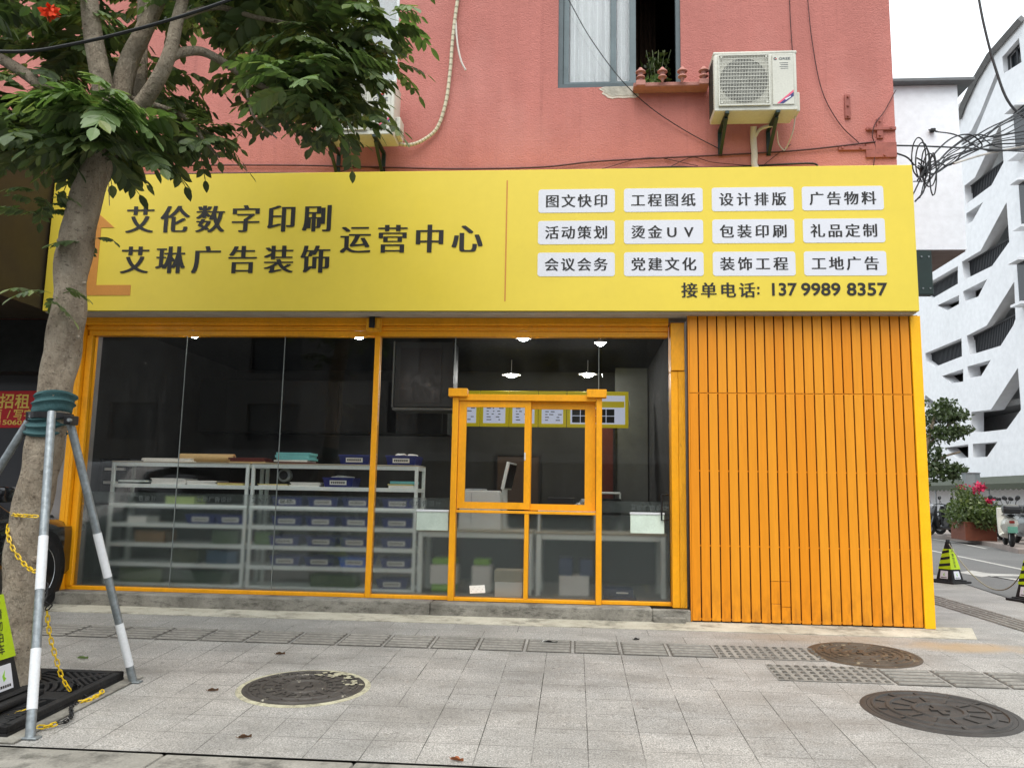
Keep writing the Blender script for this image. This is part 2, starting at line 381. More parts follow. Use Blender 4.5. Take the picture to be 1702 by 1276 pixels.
def m_iron(name, col, light, amt):
    n = N(name); v = n.coord()
    c = n.mix(n.ramp(n.noise(v, 5, 6), 0.3, 0.7), col, tuple(q*1.7 for q in col))
    c = n.mix(n.ramp(n.noise(n.coord(loc=(1, 5, 2)), 14, 4, 0.7), 0.66-amt, 0.72-amt, 0, 0.8), c, light)
    return n.done(n.bsdf(c, 0.6, 0.3, n.noise(v, 90, 3), 0.5, 0.005, 0.4))
def m_orange():
    n = N('orange_slat_paint'); v = n.coord(); g = n.add('ShaderNodeNewGeometry')
    c = n.mix(n.ramp(g.outputs['Random Per Island'], 0, 1), lin(249, 153, 18), lin(254, 166, 34))
    c = n.mix(1.0, c, n.ramp(n.noise(n.coord(scale=(9, 9, 0.7)), 3, 5), 0.3, 0.7, 0.92, 1.05), 'MULTIPLY')
    c = n.mix(n.ramp(n.noise(n.coord(scale=(3, 3, 0.6), loc=(1, 2, 3)), 2.4, 6, 0.7), 0.6, 0.8, 0, 0.22), c, lin(196, 104, 14))
    sp = n.add('ShaderNodeSeparateXYZ'); n.link(v, sp.inputs[0])
    low = n.math('MULTIPLY', n.ramp(sp.outputs[2], 0.0, 0.45, 1, 0), n.ramp(n.noise(n.coord(scale=(6, 6, 2)), 3, 5), 0.4, 0.7, 0, 0.7))
    c = n.mix(low, c, lin(168, 98, 26))
    scr = n.ramp(n.noise(n.coord(scale=(30, 30, 1.2), loc=(7, 1, 1)), 2.2, 3, 0.5), 0.66, 0.72, 0, 0.35)
    c = n.mix(scr, c, lin(206, 128, 30))
    return n.done(n.bsdf(c, 0.45, bump=n.noise(n.coord(scale=(40, 40, 1.5)), 3, 4), bstr=0.08, bdist=0.004, spec=0.35))
MT = {}
MT['stucco'] = m_stucco(); MT['paving'] = m_paving(); MT['asphalt'] = m_asphalt(); MT['bark'] = m_bark()
MT['step'] = m_concrete('step_concrete', lin(150, 146, 136), lin(104, 100, 92))
MT['strip'] = m_concrete('pale_concrete', lin(214, 208, 190), lin(176, 170, 152), 1.6)
MT['kerb'] = m_concrete('kerb_stone', lin(168, 164, 154), lin(128, 125, 116), 1.8)
MT['leaf'] = m_leaf('dark_leaves', lin(62, 76, 50), lin(88, 104, 66), lin(120, 132, 84), 0.34)
MT['leaf_new'] = m_leaf('young_leaves', lin(100, 124, 76), lin(120, 144, 90), lin(140, 150, 90), 0.28)
MT['leaf_bg'] = m_leaf('far_leaves', lin(58, 74, 46), lin(76, 92, 56), lin(92, 104, 64), 0.15)
MT['leaf_bush'] = m_leaf('bush_leaves', lin(66, 84, 46), lin(92, 108, 60), lin(120, 130, 76), 0.2)
MT['glass'] = m_glass('window_glass'); MT['film'] = m_film()
MT['orange'] = m_orange()
MT['frame'] = mat('amber_frame_paint', lin(238, 162, 14), 0.42, var=0.12, vs=3, dirt=(lin(150, 96, 14), 0.35), stretch=(1, 1, 0.5))
MT['amber_wood'] = mat('amber_rough_board', lin(232, 160, 16), 0.6, var=0.22, vs=6, bump=0.9, bs=45, dirt=(lin(120, 84, 20), 0.6), stretch=(2, 2, 0.5))
MT['trim'] = mat('yellow_trim_paint', lin(252, 186, 14), 0.45, var=0.08)
MT['sign'] = mat('sign_yellow', lin(250, 223, 78), 0.42, var=0.05, vs=0.8, spec=0.4, fine=0.015, bump=0.12, bs=1.6, dirt=(lin(206, 182, 74), 0.10))
MT['ink'] = mat('sign_ink', lin(38, 36, 34), 0.5, var=0.1)
MT['plate'] = mat('sign_white', lin(238, 239, 246), 0.4, var=0.02, fine=0.01)
MT['logo'] = mat('sign_logo_orange', lin(222, 150, 66), 0.5, var=0.05)
MT['soffit'] = mat('grey_soffit', lin(196, 192, 180), 0.6)
MT['brown_dark'] = mat('dark_gap', lin(70, 22, 14), 0.8)
MT['steel'] = mat('galvanised_steel', lin(150, 157, 160), 0.42, 0.55, var=0.35, vs=30, bump=0.1, bs=120)
MT['white_band'] = mat('white_band', lin(228, 230, 232), 0.6, var=0.05, dirt=(lin(150, 150, 146), 0.4))
MT['teal'] = mat('teal_cloth_wrap', lin(62, 98, 100), 0.9, var=0.2, vs=10, bump=0.7, bs=40)
MT['black'] = mat('black_plastic', lin(34, 34, 36), 0.45, var=0.12)
MT['rubber'] = mat('black_rubber', lin(30, 30, 31), 0.75, var=0.25, bump=0.3, bs=60, dirt=(lin(84, 80, 74), 0.4))
MT['cable'] = mat('cable_sheath', lin(22, 22, 24), 0.5, var=0.1)
MT['wire_red'] = mat('thin_wire', lin(74, 34, 34), 0.6, var=0.1)
MT['chain_y'] = mat('yellow_chain_plastic', lin(236, 196, 28), 0.4, var=0.1)
MT['lime'] = mat('lime_reflective', lin(196, 226, 26), 0.5, var=0.06)
MT['ac'] = mat('ac_white_enamel', lin(222, 221, 208), 0.42, var=0.08, vs=4, dirt=(lin(160, 152, 130), 0.25))
MT['ac_dark'] = mat('ac_fan_recess', lin(74, 76, 74), 0.6)
MT['bracket'] = mat('dark_green_bracket', lin(34, 56, 52), 0.5, var=0.2)
MT['film_ink'] = mat('film_ink', lin(84, 90, 88), 0.6); MT['sealant'] = mat('sealant', lin(150, 156, 152), 0.6)
MT['pvc'] = mat('pale_pipe', lin(214, 206, 196), 0.55, var=0.08)
MT['navy_carton'] = mat('navy_carton', lin(50, 66, 110), 0.6)
MT['hose'] = mat('hose_wrap', lin(222, 214, 186), 0.7, var=0.1)
MT['hose2'] = mat('hose_wrap_band', lin(166, 160, 134), 0.7, var=0.1)
MT['alu'] = mat('grey_window_frame', lin(84, 96, 100), 0.45, 0.2, var=0.1)
MT['curtain'] = mat('white_curtain', lin(252, 253, 253), 0.85, var=0.03)
MT['drape'] = mat('brown_drape', lin(70, 52, 36), 0.9, var=0.2)
MT['room'] = mat('dimmed_room_wall', lin(52, 53, 52), 0.8, var=0.12, vs=1.2)  # the room's dimness is put into the wall colour
MT['room_dark'] = mat('dark_ceiling', lin(26, 28, 27), 0.85)
MT['room_floor'] = mat('room_floor', lin(150, 148, 142), 0.5)
MT['cab'] = mat('cupboard_dark', lin(46, 50, 50), 0.45, var=0.06)
MT['shelf'] = mat('shelf_enamel', lin(240, 248, 243), 0.4, var=0.03)
MT['bin'] = mat('blue_bin', lin(36, 48, 128), 0.45, var=0.08)
MT['bin2'] = mat('bright_blue_bin', lin(40, 92, 196), 0.45, var=0.08)
MT['paper'] = mat('paper', lin(242, 240, 232), 0.8, var=0.05)
MT['paper_y'] = mat('yellow_paper', lin(222, 206, 132), 0.8)
MT['paper_t'] = mat('teal_paper', lin(120, 196, 196), 0.8)
MT['kraft'] = mat('kraft_roll', lin(196, 164, 112), 0.75, var=0.08)
MT['maroon'] = mat('maroon_folder', lin(96, 40, 36), 0.7)
MT['desk'] = mat('desk_top', lin(180, 170, 146), 0.5)
MT['green'] = mat('green_plastic', lin(142, 200, 50), 0.5)
MT['devwhite'] = mat('device_white', lin(214, 218, 214), 0.45, var=0.04)
MT['devblack'] = mat('device_black', lin(28, 28, 30), 0.4)
MT['bulb'] = m_emit('lamp_bulb', (1, 0.98, 0.94), 160)
MT['shade'] = mat('lamp_shade', lin(220, 220, 216), 0.5)
MT['red'] = mat('red_banner', lin(196, 26, 36), 0.6, var=0.06)
MT['gold'] = mat('gold_lettering', lin(244, 212, 100), 0.6)
MT['nb_dark'] = mat('neighbour_dark_panel', lin(58, 58, 62), 0.5, var=0.1, vs=1.5)
MT['awning'] = mat('brown_awning_board', lin(64, 54, 38), 0.6, var=0.15, vs=1.0)
MT['pier'] = mat('grey_pier', lin(150, 146, 144), 0.75, var=0.12)
MT['white_wall'] = mat('white_render', lin(222, 224, 227), 0.8, var=0.06, vs=0.25, bump=0.15, bs=20, dirt=(lin(196, 198, 200), 0.3))
MT['slate'] = mat('dark_grey_cladding', lin(112, 112, 112), 0.6)
MT['rail'] = mat('black_railing', lin(44, 46, 50), 0.5, var=0.1)
MT['wing'] = mat('white_metal_panel', lin(240, 245, 250), 0.5, var=0.03, vs=0.7)
MT['cap'] = mat('grey_cap_flashing', lin(120, 124, 126), 0.5)
MT['canopy'] = mat('dark_green_canopy', lin(72, 78, 64), 0.8, var=0.15)
MT['planter'] = mat('rust_planter', lin(122, 66, 44), 0.7, var=0.2)
MT['column'] = mat('grey_column_steel', lin(150, 158, 160), 0.5, 0.3, var=0.1)
MT['petal'] = mat('magenta_petal', lin(214, 44, 92), 0.6)
MT['petal_r'] = mat('orange_red_petal', lin(230, 70, 30), 0.6)
MT['paint_w'] = mat('road_paint', lin(196, 194, 186), 0.7, var=0.25, vs=4, dirt=(lin(120, 119, 116), 0.7))
MT['tac'] = mat('tactile_stone', lin(144, 140, 132), 0.75, var=0.25, vs=2.2, bump=0.4, bs=110, dirt=(lin(88, 84, 78), 0.5), fine=0.2)
MT['tac_dark'] = mat('tactile_dark_stone', lin(98, 94, 87), 0.8, var=0.3, vs=2.5, fine=0.25)  # darker tone for the slab under the bars and for the studs
MT['tac_pale'] = mat('tactile_pale_stone', lin(146, 142, 134), 0.75, var=0.25, vs=3, dirt=(lin(98, 94, 88), 0.5), fine=0.2)
MT['car'] = mat('black_car_paint', lin(22, 22, 25), 0.18, 0.2, var=0.03, coat=0.8)
MT['carglass'] = mat('car_glass', lin(14, 16, 18), 0.06, 0.0, var=0.0, spec=0.8)
MT['alloy'] = mat('alloy_wheel', lin(186, 188, 190), 0.3, 0.7, var=0.08)
MT['ledge'] = mat('pink_ledge', lin(196, 138, 126), 0.8, var=0.18, vs=7, bump=0.4, bs=50, dirt=(lin(120, 74, 66), 0.5))
MT['rustpink'] = mat('painted_iron_bracket', lin(172, 100, 90), 0.7, var=0.25, vs=9, dirt=(lin(92, 50, 40), 0.6))
MT['plaster'] = mat('broken_plaster', lin(196, 190, 176), 0.9, var=0.3, vs=12, bump=0.9, bs=30)
MT['cover1'] = m_iron('iron_cover_dark', lin(70, 66, 62), lin(206, 200, 180), 0.03)
MT['cover2'] = m_iron('iron_cover_black', lin(60, 57, 54), lin(150, 146, 138), 0.0)
MT['cover3'] = m_iron('iron_cover_brown', lin(76, 66, 55), lin(160, 144, 116), 0.07)
MT['mortar'] = m_concrete('ring_mortar', lin(206, 202, 172), lin(160, 154, 134), 5)
MT['dry'] = mat('dry_leaf', lin(112, 82, 58), 0.8, var=0.25, vs=20)
MT['opp'] = mat('opposite_wall', lin(96, 94, 92), 0.8, var=0.15, vs=0.4)
MT['opp_win'] = mat('opposite_window', lin(34, 38, 42), 0.2)
MT['scoot_w'] = mat('scooter_white', lin(226, 226, 214), 0.3, coat=0.4, var=0.04)
MT['scoot_b'] = mat('scooter_black', lin(30, 31, 33), 0.35, coat=0.3, var=0.05)
MT['scoot_g'] = mat('scooter_grey', lin(150, 156, 158), 0.35, coat=0.3, var=0.05)
MT['scoot_t'] = mat('scooter_teal', lin(70, 110, 108), 0.35, coat=0.3, var=0.05)
MT['tail'] = mat('tail_lamp_red', lin(140, 40, 30), 0.3)
MT['numplate'] = mat('number_plate_green', lin(96, 150, 132), 0.5)
MT['menu'] = mat('menu_yellow', lin(206, 190, 40), 0.5)
n_ = N('menu_screen'); MT['screen'] = n_.done(n_.bsdf(lin(200, 206, 222), 0.4, emit=lin(206, 214, 236), estr=0.28))
n_ = N('menu_border'); MT['menu'] = n_.done(n_.bsdf(lin(214, 196, 40), 0.4, emit=lin(214, 196, 30), estr=0.16))

# ---------------------------------------------------------------- ground, roads
bm = B()
ex = lambda y: 5.0+0.155*y
vs = [(-45, -3.83), (4.4, -3.83), (5.0, 0), (ex(6), 6), (ex(70), 70), (-45, 70), (-45, 0)]
a = [bm.verts.new((x, y, gz(y))) for x, y in vs]
i0 = a[6]; i1 = a[2]
bm.faces.new((a[0], a[1], a[2], a[6])); bm.faces.new((a[6], a[2], a[3], a[4], a[5]))
struct('pavement', bm, MT['paving'])
bm = B(); box(bm, -150, 150, -150, 200, -0.6, -0.345); struct('road', bm, MT['asphalt'])
bm = B()                                    # the side street rises to the pavement beside it
rv = [bm.verts.new(p) for p in ((4.55, -3.95, -0.33), (60, -3.95, -0.33), (60, -0.5, -0.02), (5.02, -0.5, -0.02), (60, 90, -0.02), (ex(90)-0.05, 90, -0.02))]
bm.faces.new((rv[0], rv[1], rv[2], rv[3])); bm.faces.new((rv[3], rv[2], rv[4], rv[5])); struct('side_road', bm, MT['asphalt'])
bm = B(); x = -45.0                         # kerb stones of the front pavement
random.seed(3)
xs = [-2.105+1.0*k for k in range(-30, 8)]
for k in xs:
    if k+0.994 > 4.6: break
    box(bm, k, k+0.992, -4.13, -3.834, -0.4, gz(-3.95)+random.uniform(-0.003, 0.003), 0.012, 2)
struct('kerb', bm, MT['kerb'])
bm = B(); p = [(12.62, 23.5), (12.45, 21.5), (12.15, 18.5), (11.8, 16.4), (11.3, 14.6), (10.9, 13.2)]
poly = p+[(60, 10), (60, 70), (16, 70)]
prism(bm, poly, lambda u, v, d: (u, v, d), -0.3, 0.10, 0.012); struct('far_pavement', bm, mat('far_paving', lin(160, 148, 140), 0.7, var=0.2, vs=1.5, dirt=(lin(110, 100, 92), 0.4)))
bm = B()
def paint(pts, wd, z=-0.016):
    for (x0, y0), (x1, y1) in zip(pts, pts[1:]):
        d = Vector((x1-x0, y1-y0)).normalized(); s = Vector((-d.y, d.x))*wd/2
        bm.faces.new([bm.verts.new((q[0], q[1], z)) for q in ((x0-s.x, y0-s.y), (x1-s.x, y1-s.y), (x1+s.x, y1+s.y), (x0+s.x, y0+s.y))])
paint([(9.35, 16.0), (8.87, 12.56), (8.27, 7.89), (7.6, 3.0)], 0.11)
paint([(12.2, 22.0), (11.75, 18.4), (11.1, 15.2)], 0.1)
def pgs(l): return [((lambda v: (v.x, v.y))(CAM+ray(*q)*((-0.02-CAM.z)/ray(*q).z))) for q in l]
for poly in ([(1592, 951), (1615, 948), (1645, 953), (1702, 955), (1702, 958), (1640, 957), (1612, 955)],
             [(1612, 955), (1640, 957), (1702, 963), (1702, 967), (1648, 957), (1632, 959)]):
    bm.faces.new([bm.verts.new((x, y, -0.0155)) for x, y in pgs(poly)])
struct('road_markings', bm, MT['paint_w'])
# pale concrete strip and the step under the shopfront
bm = B(); box(bm, -5.6, 3.75, -0.42, 0.12, -0.05, 0.004, 0.006)
for v in bm.verts:
    if v.co.z > -0.03 and v.co.y < -0.2: v.co.z = gz(v.co.y)+0.006
    if v.co.x > 3.6: v.co.x = 3.55 if v.co.y < -0.2 else 3.75
struct('apron_strip', bm, MT['strip'])
# tactile paving: bars, studs, and the band along the side street
bm = B(); tb_ = {'bar_base': B(), 'bar': B(), 'stud_base': B(), 'stud': B()}
def slab(bm, x0, x1, y0, y1, dz=0.004):
    q = [bm.verts.new((x, y, gz(y)+dz)) for x, y in ((x0, y0), (x1, y0), (x1, y1), (x0, y1))]; bm.faces.new(q)
def hump(bm, x0, x1, y0, y1, h=0.009, i=0.006):
    lo = [bm.verts.new((x, y, gz(y)+0.004)) for x, y in ((x0, y0), (x1, y0), (x1, y1), (x0, y1))]
    hi = [bm.verts.new((x, y, gz(y)+0.004+h)) for x, y in ((x0+i, y0+i), (x1-i, y0+i), (x1-i, y1-i), (x0+i, y1-i))]
    bm.faces.new(hi)
    for k in range(4): bm.faces.new((lo[k], lo[(k+1) % 4], hi[(k+1) % 4], hi[k]))
def bars(x0, y0, dx, dy, along='x'):
    slab(tb_['bar_base'], x0+0.011, x0+dx-0.011, y0, y0+dy)
    n = 5
    for k in range(n):
        if along == 'x': c = y0+dy*(k+0.5)/n; hump(tb_['bar'], x0+0.022, x0+dx-0.022, c-0.019, c+0.019)
        else: c = x0+dx*(k+0.5)/n; hump(tb_['bar'], c-0.019, c+0.019, y0+0.022, y0+dy-0.022)
def studs(x0, y0, dx, dy):
    slab(tb_['stud_base'], x0+0.004, x0+dx-0.004, y0, y0+dy)
    for i in range(6):
        for j in range(5):
            cx, cy = x0+dx*(i+0.5)/6, y0+dy*(j+0.5)/5
            hump(tb_['stud'], cx-0.019, cx+0.019, cy-0.022, cy+0.022, 0.008, 0.008)
x = 1.151
while x > -14: x -= 0.386; bars(x, -1.40, 0.386, 0.43)
studs(1.153, -1.40, 0.40, 0.43); studs(1.555, -1.40, 0.42, 0.43)
studs(1.45, -2.0, 0.40, 0.44); studs(1.852, -2.0, 0.40, 0.44)
x = 2.256
while x < 4.2: bars(x, -2.02, 0.386, 0.44); x += 0.386
y = -1.5
while y < 40: bars(4.14+0.02*max(0, y), y, 0.40, 0.39, 'y'); y += 0.394
bm.free()
for k_, nm, mm in (('bar_base', 'tactile_groove', MT['tac_dark']), ('bar', 'tactile_paving', MT['tac']), ('stud_base', 'tactile_stud_base', MT['tac_pale']), ('stud', 'tactile_stud', MT['tac_dark'])): struct(nm, tb_[k_], mm)
# manhole covers
def manhole(label, c, r, m, ring_m, kind):
    t = thing('manhole_cover', label, 'manhole cover', (c[0], c[1], gz(c[1])))
    t.rotation_euler[0] = math.atan(SLOPE)
    bm = B(); lathe(bm, [(r*0.90, 0.002), (r*0.9, 0.006), (r*0.965, 0.005), (r*0.985, 0.001)], n=64); bm2 = B()
    o = obj('ring', bm, ring_m, t, True, loc=(0, 0, 0))
    prof = [(0.0001, 0.008)]; rings = (0.28, 0.34, 0.60, 0.66, 0.80, 0.84)
    if kind == 2: rings = (0.2, 0.27, 0.36, 0.42, 0.5, 0.57, 0.64, 0.7, 0.78, 0.84)
    up = False
    for q in rings:
        prof += [(r*(q-0.008), 0.016 if up else 0.007), (r*(q+0.008), 0.007 if up else 0.016)]; up = not up
    prof += [(r*0.893, 0.007), (r*0.9, 0.001)]
    lathe(bm2, prof, n=64)
    ns = 18 if kind == 0 else 12
    for k in range(ns):
        a = 2*math.pi*k/ns
        for q0, q1 in ((0.36, 0.58), (0.68, 0.79)):
            mt = Matrix.Rotation(a, 4, 'Z')
            box(bm2, r*q0, r*q1, -0.012, 0.012, 0.006, 0.0145, 0, 1, mt)
            if kind == 0: box(bm2, r*(q0+0.06), r*(q0+0.1), -0.03, 0.05, 0.006, 0.0135, 0, 1, mt)
    box(bm2, -r*0.12, r*0.12, -0.02, 0.02, 0.0065, 0.0175); box(bm2, -0.02, 0.02, -r*0.2, r*0.2, 0.0065, 0.0165)
    obj('lid', bm2, m, t, loc=(0, 0, 0))
    if kind == 0:                            # flaked white paint on one side of the cover
        rp = random.Random(6); bm = B()
        for i in range(46):
            a, q = R(rp.uniform(5, 95)), r*rp.uniform(0.58, 0.84); px_, py_ = q*math.cos(a), q*math.sin(a); s_ = rp.uniform(0.006, 0.024)
            poly = [(px_+s_*rp.uniform(0.6, 1.2)*math.cos(k*1.047), py_+s_*rp.uniform(0.5, 1.1)*math.sin(k*1.047)) for k in range(6)]
            prism(bm, poly, lambda u, v, d: (u, v, d), 0.0162+0.00002*i, 0.0172+0.00002*i)
        obj('paint_flakes', bm, MT['mortar'], t, loc=(0, 0, 0))
    return t
manhole('dark iron manhole cover in a pale mortar ring, flecked with white paint', (-1.79, -2.595), 0.445, MT['cover1'], MT['mortar'], 0)
manhole('blackish iron manhole cover nearest the bottom right, on the street side of the tactile strip', (2.29, -2.61), 0.47, MT['cover2'], MT['cover2'], 1)
manhole('brown rusty manhole cover between the orange slats and the studded tactile tiles', (2.335, -1.125), 0.44, MT['cover3'], MT['cover3'], 2)

# ---------------------------------------------------------------- the pink building
def wall_holes(bm, x0, x1, z0, z1, y0, y1, holes):
    X = sorted({x0, x1, *[h[0] for h in holes], *[h[1] for h in holes]}); Z = sorted({z0, z1, *[h[2] for h in holes], *[h[3] for h in holes]})
    X = [v for v in X if x0 <= v <= x1]; Z = [v for v in Z if z0 <= v <= z1]
    hole = lambda i, j: not (0 <= i < len(X)-1 and 0 <= j < len(Z)-1) or any(h[0] <= (X[i]+X[i+1])/2 <= h[1] and h[2] <= (Z[j]+Z[j+1])/2 <= h[3] for h in holes)
    q = lambda *p: bm.faces.new([bm.verts.new(v) for v in p])
    for i in range(len(X)-1):
        for j in range(len(Z)-1):
            if hole(i, j): continue
            a, b, c, d = X[i], X[i+1], Z[j], Z[j+1]
            q((a,y0,c),(b,y0,c),(b,y0,d),(a,y0,d)); q((a,y1,c),(a,y1,d),(b,y1,d),(b,y1,c))
            if hole(i-1, j): q((a,y0,c),(a,y0,d),(a,y1,d),(a,y1,c))
            if hole(i+1, j): q((b,y0,c),(b,y1,c),(b,y1,d),(b,y0,d))
            if hole(i, j-1): q((a,y0,c),(a,y1,c),(b,y1,c),(b,y0,c))
            if hole(i, j+1): q((a,y0,d),(b,y0,d),(b,y1,d),(a,y1,d))
    bmesh.ops.remove_doubles(bm, verts=bm.verts, dist=1e-5); return bm
bld = thing('shop_building', 'pink stuccoed building with the yellow fascia sign and shopfront at its foot', 'building', (-4, 0.35, 0))
W1 = (-0.22, 1.125, 5.63, 7.3); W2 = (-3.35, -2.03, 5.72, 7.3)
bm = B(); wall_holes(bm, -14, 3.365, 3.02, 12.5, 0.35, 0.60, [W1, W2]); obj('wall', bm, MT['stucco'], bld)
bm = B(); box(bm, 3.165, 3.366, 0.601, 12, 0.0, 12.5); obj('side_wall', bm, MT['stucco'], bld)
bm = B(); box(bm, -14.2, 3.5, 0.2, 12, 12.502, 12.7); obj('roof', bm, MT['cap'], bld)
bm = B(); box(bm, 1.14, 3.36, 0.06, 0.598, 0.0, 3.0); obj('corner_wall', bm, MT['pier'], bld)
# shop room
bm = B(); box(bm, -5.75, 1.14, 5.2, 5.3, 0.0, 3.25); box(bm, -5.85, -5.752, 0.66, 5.3, 0.0, 3.25); box(bm, 1.141, 1.25, 0.61, 5.3, 0.0, 3.25)
obj('room_wall', bm, MT['room'], bld)
bm = B(); box(bm, -5.75, 1.14, 0.3, 5.2, 3.2, 3.3); obj('room_ceiling', bm, MT['room_dark'], bld)
bm = B(); box(bm, -5.75, 1.14, 0.26, 5.2, -0.05, 0.11); obj('room_floor', bm, MT['room_floor'], bld)
bm = B(); box(bm, -5.75, -1.9, 3.9, 4.4, 2.05, 2.85, 0.004)
for x in (-4.9, -4.0, -3.1, -2.4): box(bm, x-0.42, x+0.42, 3.885, 3.899, 2.07, 2.83, 0.003)
obj('cupboard', bm, MT['cab'], bld)
bm = B(); box(bm, 0.62, 1.12, 4.6, 4.66, 0.12, 3.18); obj('light_partition', bm, mat('pale_partition', lin(92, 95, 93), 0.6), bld)
bm = B(); box(bm, 0.40, 0.58, 4.5, 4.53, 1.0, 2.6); obj('hanging_scroll', bm, mat('dull_red_scroll', lin(84, 34, 26), 0.7), bld)
# first floor window with curtains, its right half open
win = obj('window', wall_holes(B(), W1[0], W1[1], W1[2], W1[3], 0.37, 0.44, [(W1[0]+0.055, 0.655, W1[2]+0.055, 7.25), (0.655, W1[1]-0.05, W1[2]+0.05, 7.25)]), MT['alu'], bld)
bm = B(); wall_holes(bm, -0.16, 0.64, 5.69, 7.24, 0.40, 0.435, [(-0.10, 0.36, 5.72, 7.2), (0.425, 0.57, 5.72, 7.2)]); obj('sash', bm, mat('pale_grey_sash', lin(104, 118, 122), 0.45, 0.2), win)
bm = B(); box(bm, -0.10, 0.57, 0.415, 0.421, 5.72, 7.2); obj('pane', bm, MT['glass'], win)
def pleats(bm, x0, x1, y, z0, z1, amp, n):
    k = n*8; pr = []
    for i in range(k+1):
        u = i/k; pr.append((x0+(x1-x0)*u, y+amp*math.sin(u*n*2*math.pi)+amp*0.4*math.sin(u*n*5.1)))
    lo = [bm.verts.new((x, yy, z0)) for x, yy in pr]; hi = [bm.verts.new((x, yy, z1)) for x, yy in pr]
    for i in range(k): bm.faces.new((lo[i], lo[i+1], hi[i+1], hi[i]))
bm = B(); pleats(bm, -0.15, 0.635, 0.475, 5.69, 7.24, 0.022, 9); obj('curtain', bm, MT['curtain'], win, True)
bm = B(); pleats(bm, 0.66, 0.95, 1.3, 5.4, 7.3, 0.05, 5); obj('drape', bm, MT['drape'], win, True)
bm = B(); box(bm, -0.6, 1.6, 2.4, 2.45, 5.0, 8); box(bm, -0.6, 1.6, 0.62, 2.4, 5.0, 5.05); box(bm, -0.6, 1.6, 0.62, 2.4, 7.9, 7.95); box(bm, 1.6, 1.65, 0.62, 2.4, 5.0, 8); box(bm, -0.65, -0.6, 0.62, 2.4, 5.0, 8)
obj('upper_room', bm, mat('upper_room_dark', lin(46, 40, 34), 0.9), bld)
win2 = obj('window', wall_holes(B(), W2[0], W2[1], W2[2], W2[3], 0.38, 0.44, [(W2[0]+0.05, -2.72, W2[2]+0.05, 7.25), (-2.66, -2.42, W2[2]+0.05, 7.25), (-2.37, W2[1]-0.04, W2[2]+0.05, 7.25)]), mat('white_window_frame', lin(206, 216, 216), 0.45), bld)
bm = B(); box(bm, W2[0]+0.05, W2[1]-0.04, 0.405, 0.411, W2[2]+0.05, 7.25); obj('pane', bm, MT['glass'], win2)
bm = B(); pleats(bm, W2[0]+0.02, W2[1]-0.02, 0.55, 5.7, 7.3, 0.012, 7); obj('blind', bm, MT['curtain'], win2, True)
# broken plaster under the window
bm = B(); random.seed(5); pl = []
for i in range(22):
    a = 2*math.pi*i/22; rr = random.uniform(0.8, 1.15)
    pl.append((0.47+0.20*rr*math.cos(a), 5.585+min(0.045, 0.075*rr*math.sin(a))))
prism(bm, pl, front(0.35), -0.008, 0.01); obj('broken_plaster', bm, MT['plaster'], bld)
bm = B(); pl = [(0.47+(x-0.47)*1.12, 5.58+(z-5.585)*1.25-0.004) for x, z in pl]; prism(bm, pl, front(0.35), -0.005, 0.01); obj('plaster_edge', bm, mat('white_plaster_edge', lin(226, 214, 200), 0.9, bump=0.6, bs=40), bld)
# little pink ledge with pagoda finials
lg = thing('sill_ledge', 'pink ledge with pagoda-shaped knobs projecting below the open window', 'ledge', (1.0, 0.35, 5.55))
bm = B(); box(bm, 0.60, 1.40, 0.19, 0.349, 5.545, 5.59, 0.006); obj('shelf', bm, MT['ledge'], lg)
for i, x in enumerate((0.67, 0.90, 1.11, 1.335)):
    if i in (0, 3): bm = B(); box(bm, x-0.05, x+0.05, 0.10, 0.158, 5.515, 5.575, 0.004); obj('bracket', bm, MT['ledge'], lg)
    bm = B(); lathe(bm, [(0.0001, 0.155), (0.012, 0.15), (0.03, 0.125), (0.052, 0.105), (0.055, 0.095), (0.03, 0.085), (0.026, 0.06), (0.045, 0.045), (0.048, 0.035), (0.024, 0.025), (0.012, -0.01), (0.006, -0.02)], (x, 0.13, 5.575), 20)
    obj('finial', bm, MT['ledge'], lg, True)
# potted plant behind the open window
def leafy(bm, c, r, n, size, sd, up=0.3):
    rn = random.Random(sd)
    for i in range(n):
        d = Vector((rn.gauss(0, 1), rn.gauss(0, 1), rn.gauss(0, 1))).normalized()*(rn.random()**0.5)
        p = Vector(c)+Vector((d.x*r[0], d.y*r[1], d.z*r[2])); a = Vector((rn.gauss(0, 1), rn.gauss(0, 1), rn.gauss(0, 1)+up)).normalized(); b, _ = frame_at(a)
        b = Matrix.Rotation(rn.uniform(0, 6.28), 3, a) @ b; s = size*rn.uniform(0.6, 1.3); m_ = b.cross(a)*s*0.28
        q = [p, p+b*s*0.5+m_, p+b*s, p+b*s*0.5-m_]
        bm.faces.new([bm.verts.new(v) for v in q])
pp = thing('window_plant', 'leafy potted plants standing in the dark open half of the upstairs window', 'plant', (0.85, 0.62, 5.63))
bm = B(); leafy(bm, (0.82, 0.62, 5.76), (0.14, 0.1, 0.10), 160, 0.08, 1); obj('foliage', bm, MT['leaf_new'], pp)
bm = B(); leafy(bm, (0.90, 0.72, 6.05), (0.17, 0.12, 0.25), 150, 0.07, 2)
for k in range(5): tube(bm, smooth_path([(0.88+0.01*k, 0.7, 5.64), (0.85+0.03*k, 0.7, 5.9), (0.78+0.07*k, 0.7, 6.25)], 4), 0.006, 5)
obj('fronds', bm, MT['leaf_bush'], pp)
bm = B(); lathe(bm, [(0.07, 5.63), (0.09, 5.74), (0.095, 5.74), (0.08, 5.72)], (0.86, 0.66, 0)); obj('pot', bm, MT['planter'], pp)

